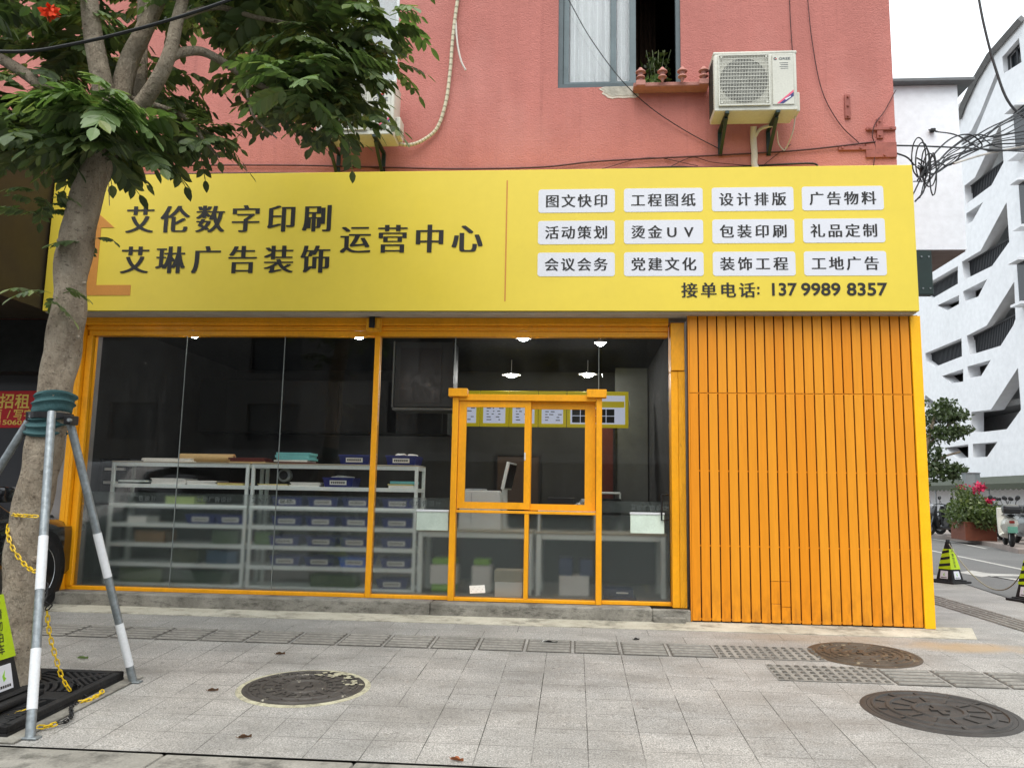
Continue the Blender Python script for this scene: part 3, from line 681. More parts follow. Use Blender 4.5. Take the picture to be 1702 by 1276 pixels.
# ---------------------------------------------------------------- fascia sign
sg = thing('shop_sign', 'long yellow fascia sign with black lettering, white service plates and a phone number', 'sign', (-1.1, -0.15, 3.0))
SX0, SX1, SZ0, SZ1 = -5.60, 3.312, 3.0, 4.483
bm = B(); box(bm, SX0, SX1, -0.15, 0.345, SZ0, SZ1, 0.005); obj('panel', bm, MT['sign'], sg)
bm = B(); box(bm, SX0+0.02, SX1-0.02, -0.12, 0.32, SZ0-0.014, SZ0-0.002); obj('soffit', bm, MT['soffit'], sg)
bm = B(); box(bm, -0.722, -0.708, -0.153, -0.1495, 3.10, 4.37); obj('dividing_line', bm, MT['logo'], sg)
yF = -0.1545
for s, u0, u1, vc, sz in (('艾伦数字印刷', -4.755, -2.54, 3.985, 0.295), ('艾琳广告装饰', -4.775, -2.54, 3.545, 0.295), ('运营中心', -2.425, -0.965, 3.757, 0.30)):
    bm = B(); line_chars(bm, s, u0, u1, vc, sz, front(yF), -0.008, 0.047); obj('lettering', bm, MT['ink'], sg)
bm = B(); fl = front(yF)
prism(bm, [(-5.42, 3.90), (-5.16, 4.13), (-4.885, 3.90), (-5.03, 3.90), (-5.03, 3.275), (-4.65, 3.275), (-4.65, 3.165), (-5.13, 3.165), (-5.13, 3.90)], fl, 0, 0.004)
prism(bm, [(-5.13-0.14, 3.165), (-5.135, 3.165), (-5.135, 3.90), (-5.27, 3.90)], fl, 0, 0.004); obj('house_mark', bm, MT['logo'], sg)
xs = ((-0.391, 0.384), (0.475, 1.261), (1.351, 2.153), (2.235, 3.022)); zs = ((4.020, 4.267), (3.688, 3.934), (3.355, 3.601))
tx = (('图文快印', '工程图纸', '设计排版', '广告物料'), ('活动策划', '烫金UV', '包装印刷', '礼品定制'), ('会议会务', '党建文化', '装饰工程', '工地广告'))
for j, (z0, z1) in enumerate(zs):
    for i, (x0, x1) in enumerate(xs):
        bm = B(); prism(bm, rrect(x0, x1, z0, z1, 0.028), front(-0.153), 0, 0.004); p = obj('service_plate', bm, MT['plate'], sg)
        bm = B(); line_chars(bm, tx[j][i], x0+0.075, x1-0.075, (z0+z1)/2, 0.134, front(yF), 0.0, 0.028); obj('plate_lettering', bm, MT['ink'], p)
bm = B(); line_chars(bm, '接单电话', 1.045, 1.755, 3.212, 0.150, front(yF), 0.0, 0.028); obj('phone_heading', bm, MT['ink'], sg); bm = B(); fit_text(bm, ':', 1.775, 1.80, 3.165, 3.245, front(yF), 0.02)
for s, a, b in (('137', 1.92, 2.16), ('9989', 2.20, 2.575), ('8357', 2.635, 3.02)): fit_text(bm, s, a, b, 3.152, 3.283, front(yF), 0.022)
obj('phone_number', bm, MT['ink'], sg)

# ---------------------------------------------------------------- slatted screen
sc = thing('slat_screen', 'bright orange vertical slat screen with yellow corner trim at the right end', 'screen', (2.25, 0, 0))
bm = B(); box(bm, 1.115, 3.36, 0.024, 0.055, 0.006, 2.998); obj('backing', bm, MT['brown_dark'], sc)
random.seed(11); n = 23; pit = (3.276-1.132)/n; bm = B(); clips = bm
for i in range(n):
    x0 = 1.132+pit*i; x1 = x0+pit-0.0125; j = random.uniform(-0.002, 0.002)
    box(bm, x0, x1, j*0.4, 0.02, 2.208, 2.985, 0.002)
    if i in (8, 9):
        box(bm, x0, x1, 0.0, 0.02, 0.40+0.0*i, 2.203, 0.002); box(bm, x0, x1, -0.003 if i == 9 else 0.002, 0.02, 0.19 if i == 8 else 0.165, 0.396, 0.002); box(bm, x0, x1, 0, 0.02, 0.012, 0.186 if i == 8 else 0.161, 0.002)
    else: box(bm, x0, x1, j*0.4, 0.02, 0.012+random.uniform(-0.003, 0.004), 2.203, 0.002)
    for z in (2.205, 1.44, 0.72, 0.03): box(clips, x1-0.001, x1+0.0135, 0.012, 0.0235, z-0.007, z+0.007)
obj('slats', bm, MT['orange'], sc)
bm = B(); box(bm, 3.276, 3.372, -0.012, 0.022, 0.002, 2.985, 0.003); box(bm, 3.3605, 3.3725, 0.0225, 0.36, 0.002, 2.985); obj('corner_trim', bm, MT['trim'], sc)
bm = B(); box(bm, 1.118, 1.129, -0.004, 0.0235, 0.006, 2.985); obj('edge_strip', bm, MT['orange'], sc)

# ---------------------------------------------------------------- glazed shopfront
st = thing('step', 'long grey concrete step under the glazed shopfront', 'step', (-2, 0, 0))
bm = B(); random.seed(2)
box(bm, -5.34, -1.4, -0.055, 0.30, -0.02, 0.118, 0.012, 2); box(bm, -1.396, 0.75, -0.06, 0.30, -0.02, 0.114, 0.012, 2); box(bm, 0.753, 1.114, -0.02, 0.058, -0.02, 0.108, 0.01, 2); box(bm, 0.753, 1.06, -0.09, -0.021, -0.02, 0.045, 0.01, 2)
obj('concrete', bm, MT['step'], st)
sf = thing('shopfront', 'amber framed glazed shopfront with a sliding service window', 'shopfront', (-2, 0.2, 0.12))
fr = MT['frame']; GY = 0.2
bm = B()
box(bm, -5.36, 0.94, 0.10, 0.26, 2.905, 2.985, 0.004); box(bm, -5.26, 0.94, 0.135, 0.26, 2.855, 2.903, 0.004); box(bm, -5.25, 0.94, 0.155, 0.26, 2.80, 2.853, 0.004)
for z in (2.925, 2.952, 2.872): box(bm, -5.30, 0.935, 0.094 if z > 2.9 else 0.129, 0.14, z-0.006, z+0.006)
obj('top_beam', bm, fr, sf)
bm = B(); box(bm, -5.36, -5.272, 0.09, 0.26, 0.118, 2.904, 0.004); box(bm, -5.270, -5.205, 0.15, 0.26, 0.158, 2.80, 0.004); box(bm, -5.335, -5.30, 0.084, 0.092, 0.2, 2.85, 0.002)
obj('jamb', bm, fr, sf)
bm = B(); box(bm, -5.27, -2.112, 0.165, 0.255, 0.118, 0.157, 0.004); box(bm, -2.05, -1.262, 0.165, 0.255, 0.118, 0.155, 0.004); box(bm, 0.272, 0.955, 0.165, 0.255, 0.118, 0.155, 0.004); obj('bottom_rail', bm, fr, sf)
bm = B(); box(bm, -2.108, -2.052, 0.16, 0.255, 0.118, 2.80, 0.005); obj('mullion', bm, fr, sf)
sw = B(); F = 0.12                        # service window frame
box(sw, -1.258, -1.197, F, 0.255, 0.116, 2.16, 0.004); box(sw, 0.212, 0.27, F, 0.255, 0.116, 2.16, 0.004)
box(sw, -1.195, 0.21, F+0.006, 0.255, 2.125, 2.19, 0.004); box(sw, -1.30, -1.105, F-0.035, 0.20, 2.162, 2.245, 0.004); box(sw, 0.115, 0.315, F-0.035, 0.20, 2.162, 2.245, 0.004)
box(sw, -1.195, 0.21, F+0.01, 0.255, 0.985, 1.012, 0.003); box(sw, -1.195, 0.21, F+0.01, 0.255, 0.118, 0.15, 0.003); box(sw, -0.502, -0.458, F+0.012, 0.25, 0.152, 0.983, 0.003)
swo = obj('service_window', sw, fr, sf)
bm = B(); wall_holes(bm, -1.192, -0.452, 1.028, 2.122, 0.150, 0.185, [(-1.115, -0.515, 1.095, 2.06)]); obj('sash', bm, fr, swo)
bm = B(); wall_holes(bm, -0.51, 0.207, 1.022, 2.122, 0.196, 0.23, [(-0.445, 0.10, 1.085, 2.05)]); obj('sash', bm, fr, swo)
bm = B(); box(bm, -1.115, -0.515, 0.163, 0.170, 1.095, 2.06); obj('pane', bm, MT['glass'], swo)
bm = B(); box(bm, -0.445, 0.10, 0.210, 0.217, 1.085, 2.05); obj('pane', bm, MT['glass'], swo)
bm = B(); box(bm, -0.515, -0.50, 0.144, 0.152, 1.52, 1.60, 0.003); obj('latch', bm, MT['white_band'], swo)
# panes with the joints between them
for x0, x1, z0, z1 in ((-5.205, -4.172, .157, 2.8), (-4.168, -3.092, .157, 2.8), (-3.088, -2.11, .157, 2.8), (-2.05, -1.257, .155, 2.8), (-1.254, 0.236, 2.191, 2.8), (0.272, 0.945, .155, 2.8), (-1.197, -0.502, .15, .985), (-0.458, .212, .15, .985)):
    bm = B(); box(bm, x0, x1, 0.196, 0.206, z0, z1); obj('pane', bm, MT['glass'], sf)
bm = B(); box(bm, 0.24, 0.945, 0.1965, 0.2055, 2.2465, 2.8)
bm.free()
for x0, x1 in ((-5.2, -2.115), (-2.045, -1.262), (0.277, 0.943)):
    bm = B(); box(bm, x0, x1, 0.211, 0.2135, 0.157, 0.988); obj('film', bm, MT['film'], sf)
    bm = B(); box(bm, x0, x1, 0.211, 0.2135, 1.012, 1.128); obj('film_band', bm, MT['film'], sf)
for x0, x1 in ((-1.195, -0.503), (-0.457, 0.21)):
    bm = B(); box(bm, x0, x1, 0.211, 0.2135, 0.152, 0.983); obj('film', bm, MT['film'], sf)
for u0, u1 in ((-4.78, -4.38), (-3.35, -2.92), (-3.99+0.05, -3.56), (-1.76, -1.36), (0.56, 0.93)): bm = B(); line_chars(bm, '艾伦广告设计', u0, u1, 1.07, 0.056, front(0.1935), 0.012); obj('film_lettering', bm, MT['film_ink'], sf)
for x, z in ((-4.17, 0.157), (-3.09, 0.157), (-1.2555, 2.248), (0.238, 2.248)): bm = B(); box(bm, x-0.003, x+0.003, 0.194, 0.208, z, 2.8); obj('glass_joint', bm, MT['sealant'], sf)
bm = B(); box(bm, 0.958, 1.095, 0.075, 0.30, 2.44, 2.93, 0.005); obj('pillar_cap', bm, fr, sf)
bm = B(); box(bm, 0.958, 1.028, 0.09, 0.29, 0.112, 2.436, 0.004); obj('pillar_board', bm, fr, sf)
bm = B(); box(bm, 1.030, 1.098, 0.088, 0.29, 0.112, 2.436, 0.004); obj('pillar_board', bm, MT['amber_wood'], sf)
bm = B(); box(bm, -2.185, -2.02, 0.06, 0.10, 2.83, 2.975, 0.006); box(bm, -2.175, -2.03, 0.045, 0.06, 2.84, 2.855, 0.003); box(bm, -2.07, -2.035, 0.04, 0.062, 2.86, 2.97, 0.004); obj('lock_box', bm, MT['amber_wood'], sf)
bm = B(); box(bm, -2.15, -2.09, 0.05, 0.062, 2.87, 2.99, 0.002); tube(bm, smooth_path([(-2.10, 0.045, 2.97), (-2.115, 0.04, 2.90), (-2.10, 0.04, 2.865), (-2.088, 0.045, 2.90), (-2.095, 0.05, 2.96)]), 0.004, 6); obj('lock_gap', bm, MT['devblack'], sf)
bm = B(); tube(bm, [(0.93, 0.17, 1.20), (0.86, 0.13, 1.20), (0.86, 0.13, 0.95), (0.93, 0.17, 0.95)], 0.009, 8); obj('door_handle', bm, MT['devblack'], sf, True)
# small things stuck on or behind the glass
for nm, lb, x0, x1, z0, z1 in (('note_holder', 'pale letter tray on the glass left of the service window', -1.60, -1.275, 0.80, 1.005), ('note_holder', 'pale letter tray on the glass beside the right pillar', 0.555, 0.888, 0.815, 1.018)):
    t = thing(nm, lb, 'tray', ((x0+x1)/2, 0.19, z0))
    bm = B(); box(bm, x0, x1, 0.155, 0.192, z0, z1, 0.004); obj('tray', bm, mat('milky_acrylic', lin(206, 220, 206), 0.3), t)
    bm = B(); box(bm, x0-0.004, x1+0.004, 0.148, 0.193, z1-0.018, z1+0.004, 0.003); obj('lid', bm, MT['white_band'], t)
t = thing('sticker', 'small white notice stuck at the foot of the left lower service pane', 'sticker', (-0.98, 0.19, 0.2))
bm = B(); prism(bm, [(-1.04, 0.185), (-0.885, 0.197), (-0.893, 0.272), (-1.048, 0.262)], front(0.195), -0.003, 0); obj('card', bm, MT['paper'], t)
bm = B()
for k in range(9): x = -1.03+0.016*k; box(bm, x, x+0.007, 0.1912, 0.1918, 0.207+0.02*(k % 3), 0.211+0.02*(k % 3))
obj('print', bm, MT['ink'], t)

# ---------------------------------------------------------------- inside the shop
def shelf_unit(label, x0, x1, y0=0.80, d=0.46):
    t = thing('shelf_unit', label, 'shelf', ((x0+x1)/2, y0, 0.11)); P = 0.036
    for x in (x0, x1-P):
        for y in (y0, y0+d-P): bm = B(); box(bm, x, x+P, y, y+P, 0.111, 1.462, 0.003); obj('post', bm, MT['shelf'], t)
    for z in (0.131, 0.353, 0.569, 0.787, 1.0, 1.222, 1.462):
        bm = B(); box(bm, x0+P+0.001, x1-P-0.001, y0+0.004, y0+0.016, z-0.042, z+0.001, 0.002); box(bm, x0+0.002, x1-0.002, y0+0.018, y0+d-0.004, z-0.012, z, 0.002)
        for x in (x0+0.004, x1-0.016): box(bm, x, x+0.012, y0+P+0.001, y0+d-P-0.001, z-0.042, z-0.013)
        obj('shelf_board', bm, MT['shelf'], t)
    bm = B(); box(bm, x0, x1, y0-0.004, y0+d, 1.4625, 1.476, 0.003); obj('top_board', bm, MT['desk'], t)
    return t
shelf_unit('white steel shelf unit with paper stacks, nearer the tree', -5.25, -3.645)
shelf_unit('white steel shelf unit full of blue bins, left of the service window', -3.615, -1.725)
def make_bin(col):
    t = thing('storage_bin', '', 'bin')
    bm = B(); w_, h_, d_ = 0.345, 0.105, 0.36
    A = [(-w_/2+.02, 0), (w_/2-.02, 0), (w_/2, h_), (-w_/2, h_)]
    for s in (0,):
        lo = [(-w_/2+.02, .015, 0), (w_/2-.02, .015, 0), (w_/2-.02, d_-.015, 0), (-w_/2+.02, d_-.015, 0)]; hi = [(-w_/2, 0, h_), (w_/2, 0, h_), (w_/2, d_, h_), (-w_/2, d_, h_)]
        ihi = [(-w_/2+.008, .008, h_), (w_/2-.008, .008, h_), (w_/2-.008, d_-.008, h_), (-w_/2+.008, d_-.008, h_)]; ilo = [(-w_/2+.03, .025, .008), (w_/2-.03, .025, .008), (w_/2-.03, d_-.025, .008), (-w_/2+.03, d_-.025, .008)]
        V = [[bm.verts.new(p) for p in q] for q in (lo, hi, ihi, ilo)]
        bm.faces.new(V[0][::-1]); bm.faces.new(V[3])
        for q, r_ in zip(V, V[1:]):
            for k in range(4): bm.faces.new((q[k], q[(k+1) % 4], r_[(k+1) % 4], r_[k]))
    box(bm, -w_/2-.006, w_/2+.006, -0.006, -0.0005, h_-0.014, h_+0.002, 0.002)
    obj('tub', bm, col, t, loc=(0, 0, 0))
    bm = B(); prism(bm, [(-0.095, 0.025), (0.095, 0.025), (0.095, 0.075), (-0.095, 0.075)], lambda u, v, d: (u, 0.015*(1-v/h_)-0.003+d, v), 0, 0.002); lb = obj('name_card', bm, MT['paper'], t, loc=(0, 0, 0))
    bm = B(); random.seed(4)
    for k in range(7):
        x = -0.078+0.023*k; box(bm, x, x+0.015, 0.0015, 0.0035, 0.040, 0.061)
    obj('card_print', bm, MT['ink'], lb, loc=(0, 0, 0))
    return t
proto = make_bin(MT['bin']); first = True
G = 'blue bins on the shelf unit'
def place_bin(x, y, z, label, rz=0):
    global first
    if first:
        proto.location = (x, y, z); proto.rotation_euler[2] = rz; proto['label'] = label; proto['group'] = G; first = False; return proto
    return dup(proto, (x, y, z), rz, label, G)
rows = ((1.0, 'behind the lettered film band'), (0.787, 'on the fourth shelf from the top'), (0.569, 'on the fifth shelf from the top'), (0.353, 'on the second lowest shelf'))
cols = ((-3.20, 'leftmost'), (-2.80, 'second from left'), (-2.41, 'third from left'), (-1.955, 'rightmost'))
rb = random.Random(9)
for z, rl in rows:
    for x, cl in cols:
        if z == 0.353 and cl == 'third from left': continue
        place_bin(x+rb.uniform(-.012, .012), 0.825+rb.uniform(0, .02), z+0.001, 'blue bin, %s in the row %s' % (cl, rl), rb.uniform(-.02, .02))
place_bin(-1.98, 0.83, 0.132, 'blue bin alone on the lowest shelf, right of the amber mullion')
place_bin(-2.46, 0.84, 1.477, 'blue bin on the shelf top, just left of the amber mullion', 0.03)
place_bin(-1.93, 0.84, 1.477, 'blue bin heaped with white papers on the shelf top, right of the amber mullion', -0.02)
place_bin(-2.63, 0.83, 1.223, 'blue bin full of ragged papers on the second shelf from the top', 0.02)
place_bin(-4.20, 0.86, 0.788, 'blue bin on the left shelf unit, left of the pair', 0.02)
place_bin(-3.845, 0.845, 0.788, 'blue bin on the left shelf unit, right of the pair against the post')
pb = make_bin(MT['bin2']); pb.location = (-2.41, 0.83, 0.354); tag(pb, 'brighter blue bin, third in the second lowest shelf row', None, G)
def stack(label, x0, x1, y0, y1, z, ths, mats, name='paper_stack', sd=0, cat='paper'):
    t = thing(name, label, cat, ((x0+x1)/2, (y0+y1)/2, z)); rn = random.Random(sd)
    for k, h in enumerate(ths):
        a = rn.uniform(-0.02, 0.02); bm = B(); mt = Matrix.Translation(((x0+x1)/2, (y0+y1)/2, 0)) @ Matrix.Rotation(a, 4, 'Z') @ Matrix.Translation((rn.uniform(-.02, .02), 0, 0))
        w_, d_ = (x1-x0)/2, (y1-y0)/2
        box(bm, -w_, w_, -d_, d_, z+0.001, z+h, 0.002, 1, mt); obj('sheets', bm, mats[k % len(mats)], t); z += h+0.0005
    return t
T = 1.476
stack('thin white papers lying on the shelf top near the tree', -4.93, -4.35, 0.86, 1.18, T, (0.012, 0.02, 0.008), (MT['paper'], MT['paper']), sd=1)
stack('stack of turquoise sheets over cream papers on the shelf top', -3.37, -2.98, 0.86, 1.15, T, (0.02, 0.02, 0.025, 0.03, 0.028), (MT['maroon'], MT['paper'], MT['paper_t'], MT['paper_t'], MT['paper_t']), sd=2)
t = thing('kraft_roll', 'rolled brown kraft paper tube lying on the shelf top', 'paper roll', (-4.25, 1.0, T))
bm = B(); lathe(bm, [(0.026, -0.32), (0.05, -0.32), (0.05, 0.32), (0.026, 0.32), (0.024, 0.28), (0.024, -0.28), (0.026, -0.32)], (-4.22, 0.98, T+0.052), 24, 'x', False); obj('roll', bm, MT['kraft'], t, True)
stack('maroon folders lying flat behind the kraft roll', -3.92, -3.50, 0.90, 1.15, T, (0.018, 0.02, 0.022), (MT['kraft'], MT['maroon'], MT['maroon']), 'folder_stack', 3, 'folder')
Z2 = 1.222
stack('dark green files on the second shelf, far left', -5.18, -4.82, 0.86, 1.15, Z2, (0.02, 0.02, 0.012), (MT['bracket'], MT['shelf'], MT['bracket']), 'file_stack', 4, 'file')
stack('white document stack in the middle of the second shelf, left unit', -4.80, -4.40, 0.83, 1.15, Z2, (0.02, 0.015, 0.02, 0.012), (MT['paper'],), sd=5)
stack('white document stack with a folded corner, right of centre on the left unit', -4.38, -4.03, 0.83, 1.15, Z2, (0.014, 0.012, 0.02), (MT['paper'],), sd=6)
stack('yellow envelopes on the second shelf beside the post', -4.0, -3.70, 0.83, 1.1, Z2, (0.012, 0.014, 0.008), (MT['paper_y'], MT['paper_y'], MT['maroon']), 'envelope_stack', 7, 'envelope')
stack('low pile of white forms on the second shelf, right unit, far left', -3.56, -3.22, 0.84, 1.12, Z2, (0.012, 0.012), (MT['paper'], MT['paper_y']), sd=8)
stack('thicker pile of white forms beside the ragged-paper bin', -3.18, -2.84, 0.84, 1.12, Z2, (0.02, 0.014, 0.014), (MT['paper'],), sd=9)
stack('teal book over cream papers on the second shelf, right of the mullion', -2.06, -1.78, 0.85, 1.1, Z2, (0.03, 0.016, 0.03), (MT['paper'], MT['paper_y'], MT['paper_t']), sd=10)
t = thing('desk_fan', 'small grey motor-like fan standing on the second shelf, right unit', 'fan', (-3.3, 1.05, Z2+0.028))
bm = B(); lathe(bm, [(0.03, -0.05), (0.075, -0.045), (0.08, 0.0), (0.075, 0.03), (0.05, 0.045)], (-3.30, 1.0, Z2+0.125), 20, 'y'); obj('housing', bm, MT['scoot_g'], t, True)
bm = B(); lathe(bm, [(0.012, 0.05), (0.045, 0.052), (0.05, 0.046)], (-3.30, 1.0, Z2+0.125), 20, 'y'); box(bm, -3.36, -3.24, 0.96, 1.05, Z2+0.029, Z2+0.045, 0.003); obj('base', bm, MT['devblack'], t)
def crumple(bm, c, r, sd, k=2):
    rn = random.Random(sd); g = bmesh.ops.create_icosphere(bm, subdivisions=k, radius=1)
    for v in g['verts']: s = rn.uniform(0.72, 1.12); v.co = Vector((c[0]+v.co.x*r[0]*s, c[1]+v.co.y*r[1]*s, max(c[2]-r[2], c[2]+v.co.z*r[2]*s)))
t = thing('loose_papers', 'ragged paper strips heaped in the bin on the second shelf', 'paper', (-2.63, 0.9, 1.3)); bm = B(); crumple(bm, (-2.62, 0.98, 1.325), (0.14, 0.10, 0.035), 3); obj('heap', bm, MT['paper'], t)
t = thing('loose_papers', 'crumpled white papers heaped on the bin right of the mullion', 'paper', (-1.9, 0.9, 1.55)); bm = B(); crumple(bm, (-1.96, 0.97, 1.585), (0.07, 0.06, 0.03), 4); crumple(bm, (-1.83, 0.97, 1.58), (0.07, 0.06, 0.028), 5); obj('heap', bm, MT['paper'], t)
# soft coloured goods behind the film on the left unit
for nm, lb, x0, x1, z, h, m in (('box', 'pale green box behind the lettered film on the left unit', -4.62, -4.28, 1.0, 0.075, mat('pale_lime', lin(196, 216, 140), 0.7)), ('box', 'small white box on the fourth shelf of the left unit', -5.05, -4.82, 0.787, 0.06, MT['paper']),
        ('carton', 'brown carton on the fifth shelf, left unit', -4.95, -4.6, 0.569, 0.12, mat('carton_brown', lin(136, 108, 74), 0.8)), ('box', 'grey green box on the fifth shelf near the post', -4.05, -3.75, 0.569, 0.14, mat('grey_green', lin(84, 104, 76), 0.7)),
        ('box', 'dark olive box on the second lowest shelf of the left unit', -4.5, -4.2, 0.353, 0.15, mat('dark_olive', lin(70, 76, 48), 0.7)), ('box', 'dull blue box on the second lowest shelf beside the post', -4.1, -3.75, 0.353, 0.13, mat('dull_blue', lin(54, 84, 112), 0.6)),
        ('box', 'moss green box on the lowest shelf, left', -5.1, -4.6, 0.131, 0.15, mat('moss_green', lin(84, 100, 52), 0.7)), ('box', 'dark green box on the lowest shelf, middle', -4.5, -3.8, 0.131, 0.13, mat('dark_green', lin(52, 74, 52), 0.7)), ('box', 'olive green box on the lowest shelf of the right unit', -2.9, -2.4, 0.131, 0.12, mat('olive_green', lin(78, 98, 56), 0.7)), ('box', 'light green box at the left end of the right unit', -3.56, -3.38, 0.569, 0.14, mat('leaf_green', lin(86, 120, 62), 0.7))):
    t = thing(nm, lb, 'box', ((x0+x1)/2, 1.0, z)); bm = B(); box(bm, x0, x1, 0.86, 1.14, z+0.001, z+h, 0.006, 2); obj('body', bm, m, t); bm = B(); box(bm, x0-0.003, x1+0.003, 0.857, 1.143, z+h, z+h+0.012, 0.004); obj('lid', bm, m, t)
t = thing('dark_rack', 'dark wooden rack with papers at the far left behind the glass', 'rack', (-5.5, 1.3, 0.11))
bm = B(); box(bm, -5.70, -5.66, 1.3, 1.7, 0.111, 1.5); box(bm, -5.36, -5.32, 1.3, 1.7, 0.111, 1.5); box(bm, -5.70, -5.32, 1.3, 1.7, 1.501, 1.52)
for z in (0.95, 1.2, 1.36): box(bm, -5.658, -5.362, 1.3, 1.7, z, z+0.018)
obj('carcase', bm, MT['devblack'], t)
bm = B(); box(bm, -5.64, -5.40, 1.31, 1.6, 1.379, 1.41); box(bm, -5.64, -5.42, 1.31, 1.6, 1.219, 1.25); obj('papers', bm, MT['paper'], t)
# counters
def counter(label, x0, x1, y0=0.80, d=0.55, h=0.76):
    t = thing('counter', label, 'counter', ((x0+x1)/2, y0, 0.11)); P = 0.05
    bm = B(); box(bm, x0-0.01, x1+0.01, y0-0.012, y0+d, h, h+0.025, 0.003); obj('top', bm, MT['desk'], t)
    for x in (x0, x1-P):
        for y in (y0, y0+d-P): bm = B(); box(bm, x, x+P, y, y+P, 0.111, h-0.001, 0.003); obj('leg', bm, MT['shelf'], t)
    bm = B(); box(bm, x0+P+.001, x1-P-.001, y0+.002, y0+.03, h-0.055, h-0.002, 0.003); obj('rail', bm, MT['shelf'], t)
    bm = B(); box(bm, x0+P, x1-P, y0+d-0.02, y0+d-0.01, 0.2, h-0.06); obj('back_panel', bm, MT['room'], t)
counter('white framed counter behind the left lower service pane', -1.70, -0.455); counter('white framed counter between the service window and the pillar', -0.41, 0.97)
CT = 0.785
t = thing('printer', 'pale grey printer on the counter seen through the left sash', 'printer', (-1.03, 1.0, CT))
bm = B(); prism(bm, [(-1.28, CT+.001), (-0.80, CT+.001), (-0.815, CT+0.36), (-0.84, CT+0.43), (-1.24, CT+0.43), (-1.265, CT+0.36)], lambda u, v, d: (u, d, v), 0.90, 1.25, 0.012); obj('body', bm, MT['devwhite'], t)
bm = B(); box(bm, -1.22, -0.86, 0.893, 0.899, CT+0.28, CT+0.285); box(bm, -1.14, -1.136, 0.893, 0.899, CT+0.06, CT+0.40); box(bm, -1.25, -1.0, 0.98, 1.2, CT+0.431, CT+0.45, 0.004); obj('tray', bm, MT['scoot_g'], t)
t = thing('monitor', 'white desktop monitor turned sideways behind the printer', 'monitor', (-0.90, 1.5, CT), rz=R(84))
bm = B(); box(bm, -0.24, 0.24, -0.02, 0.02, 0.46, 0.78, 0.008, 2, Matrix.Rotation(R(12), 4, 'X')); obj('housing', bm, MT['devwhite'], t, loc=(0, 0, 0))
bm = B(); box(bm, -0.22, 0.22, -0.024, -0.0205, 0.48, 0.76, 0, 1, Matrix.Rotation(R(12), 4, 'X')); obj('screen', bm, MT['devblack'], t, loc=(0, 0, 0))
bm = B(); box(bm, -0.03, 0.03, -0.11, -0.05, 0.0, 0.56, 0.01); box(bm, -0.13, 0.13, -0.12, 0.1, 0.0, 0.02, 0.006); obj('stand', bm, MT['devwhite'], t, loc=(0, 0, 0))
bm = B(); box(bm, -1.35, 0.9, 1.37, 2.0, 0.71, 0.74, 0.003)
for x in (-1.3, 0.8): box(bm, x, x+0.05, 1.4, 1.45, 0.111, 0.709); box(bm, x, x+0.05, 1.9, 1.95, 0.111, 0.709)
t = thing('work_table', 'plain work table behind the front counters', 'table', (-0.2, 1.6, 0.11)); obj('table', bm, MT['desk'], t)
t = thing('counter_riser', 'low pale riser on the right counter under the black box', 'riser', (-0.1, 1.1, CT)); bm = B(); box(bm, -0.40, 0.24, 0.9, 1.32, CT+0.20, CT+0.225, 0.004); box(bm, -0.40, -0.375, 0.9, 1.32, CT+.001, CT+0.199); box(bm, 0.215, 0.24, 0.9, 1.32, CT+.001, CT+0.199); obj('board', bm, MT['devwhite'], t)
t = thing('black_box', 'low black box on the counter seen through the right sash', 'box', (-0.1, 1.2, CT)); bm = B(); box(bm, -0.30, 0.0, 1.0, 1.3, CT+.226, CT+0.37, 0.008); obj('body', bm, MT['devblack'], t); bm = B(); box(bm, -0.29, -0.05, 0.993, 0.999, CT+0.265, CT+0.285); obj('tray', bm, MT['scoot_g'], t)
t = thing('plastic_bag', 'crumpled clear-grey plastic bag with papers seen through the right sash', 'bag', (0.1, 1.0, CT)); bm = B(); crumple(bm, (0.12, 1.0, CT+0.295), (0.10, 0.1, 0.07), 8); crumple(bm, (0.06, 0.98, CT+0.275), (0.09, 0.07, 0.05), 9); obj('bag', bm, MT['scoot_g'], t)
t = thing('printed_cartons', 'white cartons with blue tops under the right counter', 'carton', (-0.1, 0.95, 0.11))
bm = B(); box(bm, -0.16, 0.16, 0.86, 1.2, 0.112, 0.32, 0.004); obj('lower_carton', bm, MT['paper'], t); bm = B(); box(bm, -0.16, -0.02, 0.88, 1.2, 0.321, 0.50, 0.004); obj('upper_carton', bm, MT['navy_carton'], t); bm = B(); box(bm, 0.06, 0.2, 0.88, 1.2, 0.321, 0.49, 0.004); obj('upper_carton', bm, MT['navy_carton'], t)
for lb, x0, x1 in (('white jug with lime green lid and foot, left of the service window', -1.58, -1.28), ('white jug with lime green lid behind the left lower service pane', -1.12, -0.90)):
    t = thing('jug', lb, 'jug', ((x0+x1)/2, 1.0, 0.11)); bm = B(); box(bm, x0, x1, 0.9, 1.15, 0.19 if x0 < -1.3 else 0.112, 0.40, 0.02, 2); obj('body', bm, MT['paper'], t)
    bm = B(); box(bm, x0+0.02, x1-0.02, 0.91, 1.14, 0.401, 0.47, 0.02, 2); obj('lid', bm, MT['green'], t)
    if x0 < -1.3: bm = B(); box(bm, x0+0.02, x1-0.02, 0.91, 1.14, 0.112, 0.189, 0.01); obj('foot', bm, MT['green'], t)
t = thing('cream_carton', 'cream carton standing close behind the left lower service pane', 'carton', (-0.65, 0.4, 0.11)); bm = B(); box(bm, -0.80, -0.52, 0.27, 0.5, 0.112, 0.41, 0.004); obj('body', bm, MT['paper'], t); bm = B(); box(bm, -0.805, -0.515, 0.265, 0.505, 0.30, 0.415, 0.004); obj('lid', bm, MT['desk'], t)
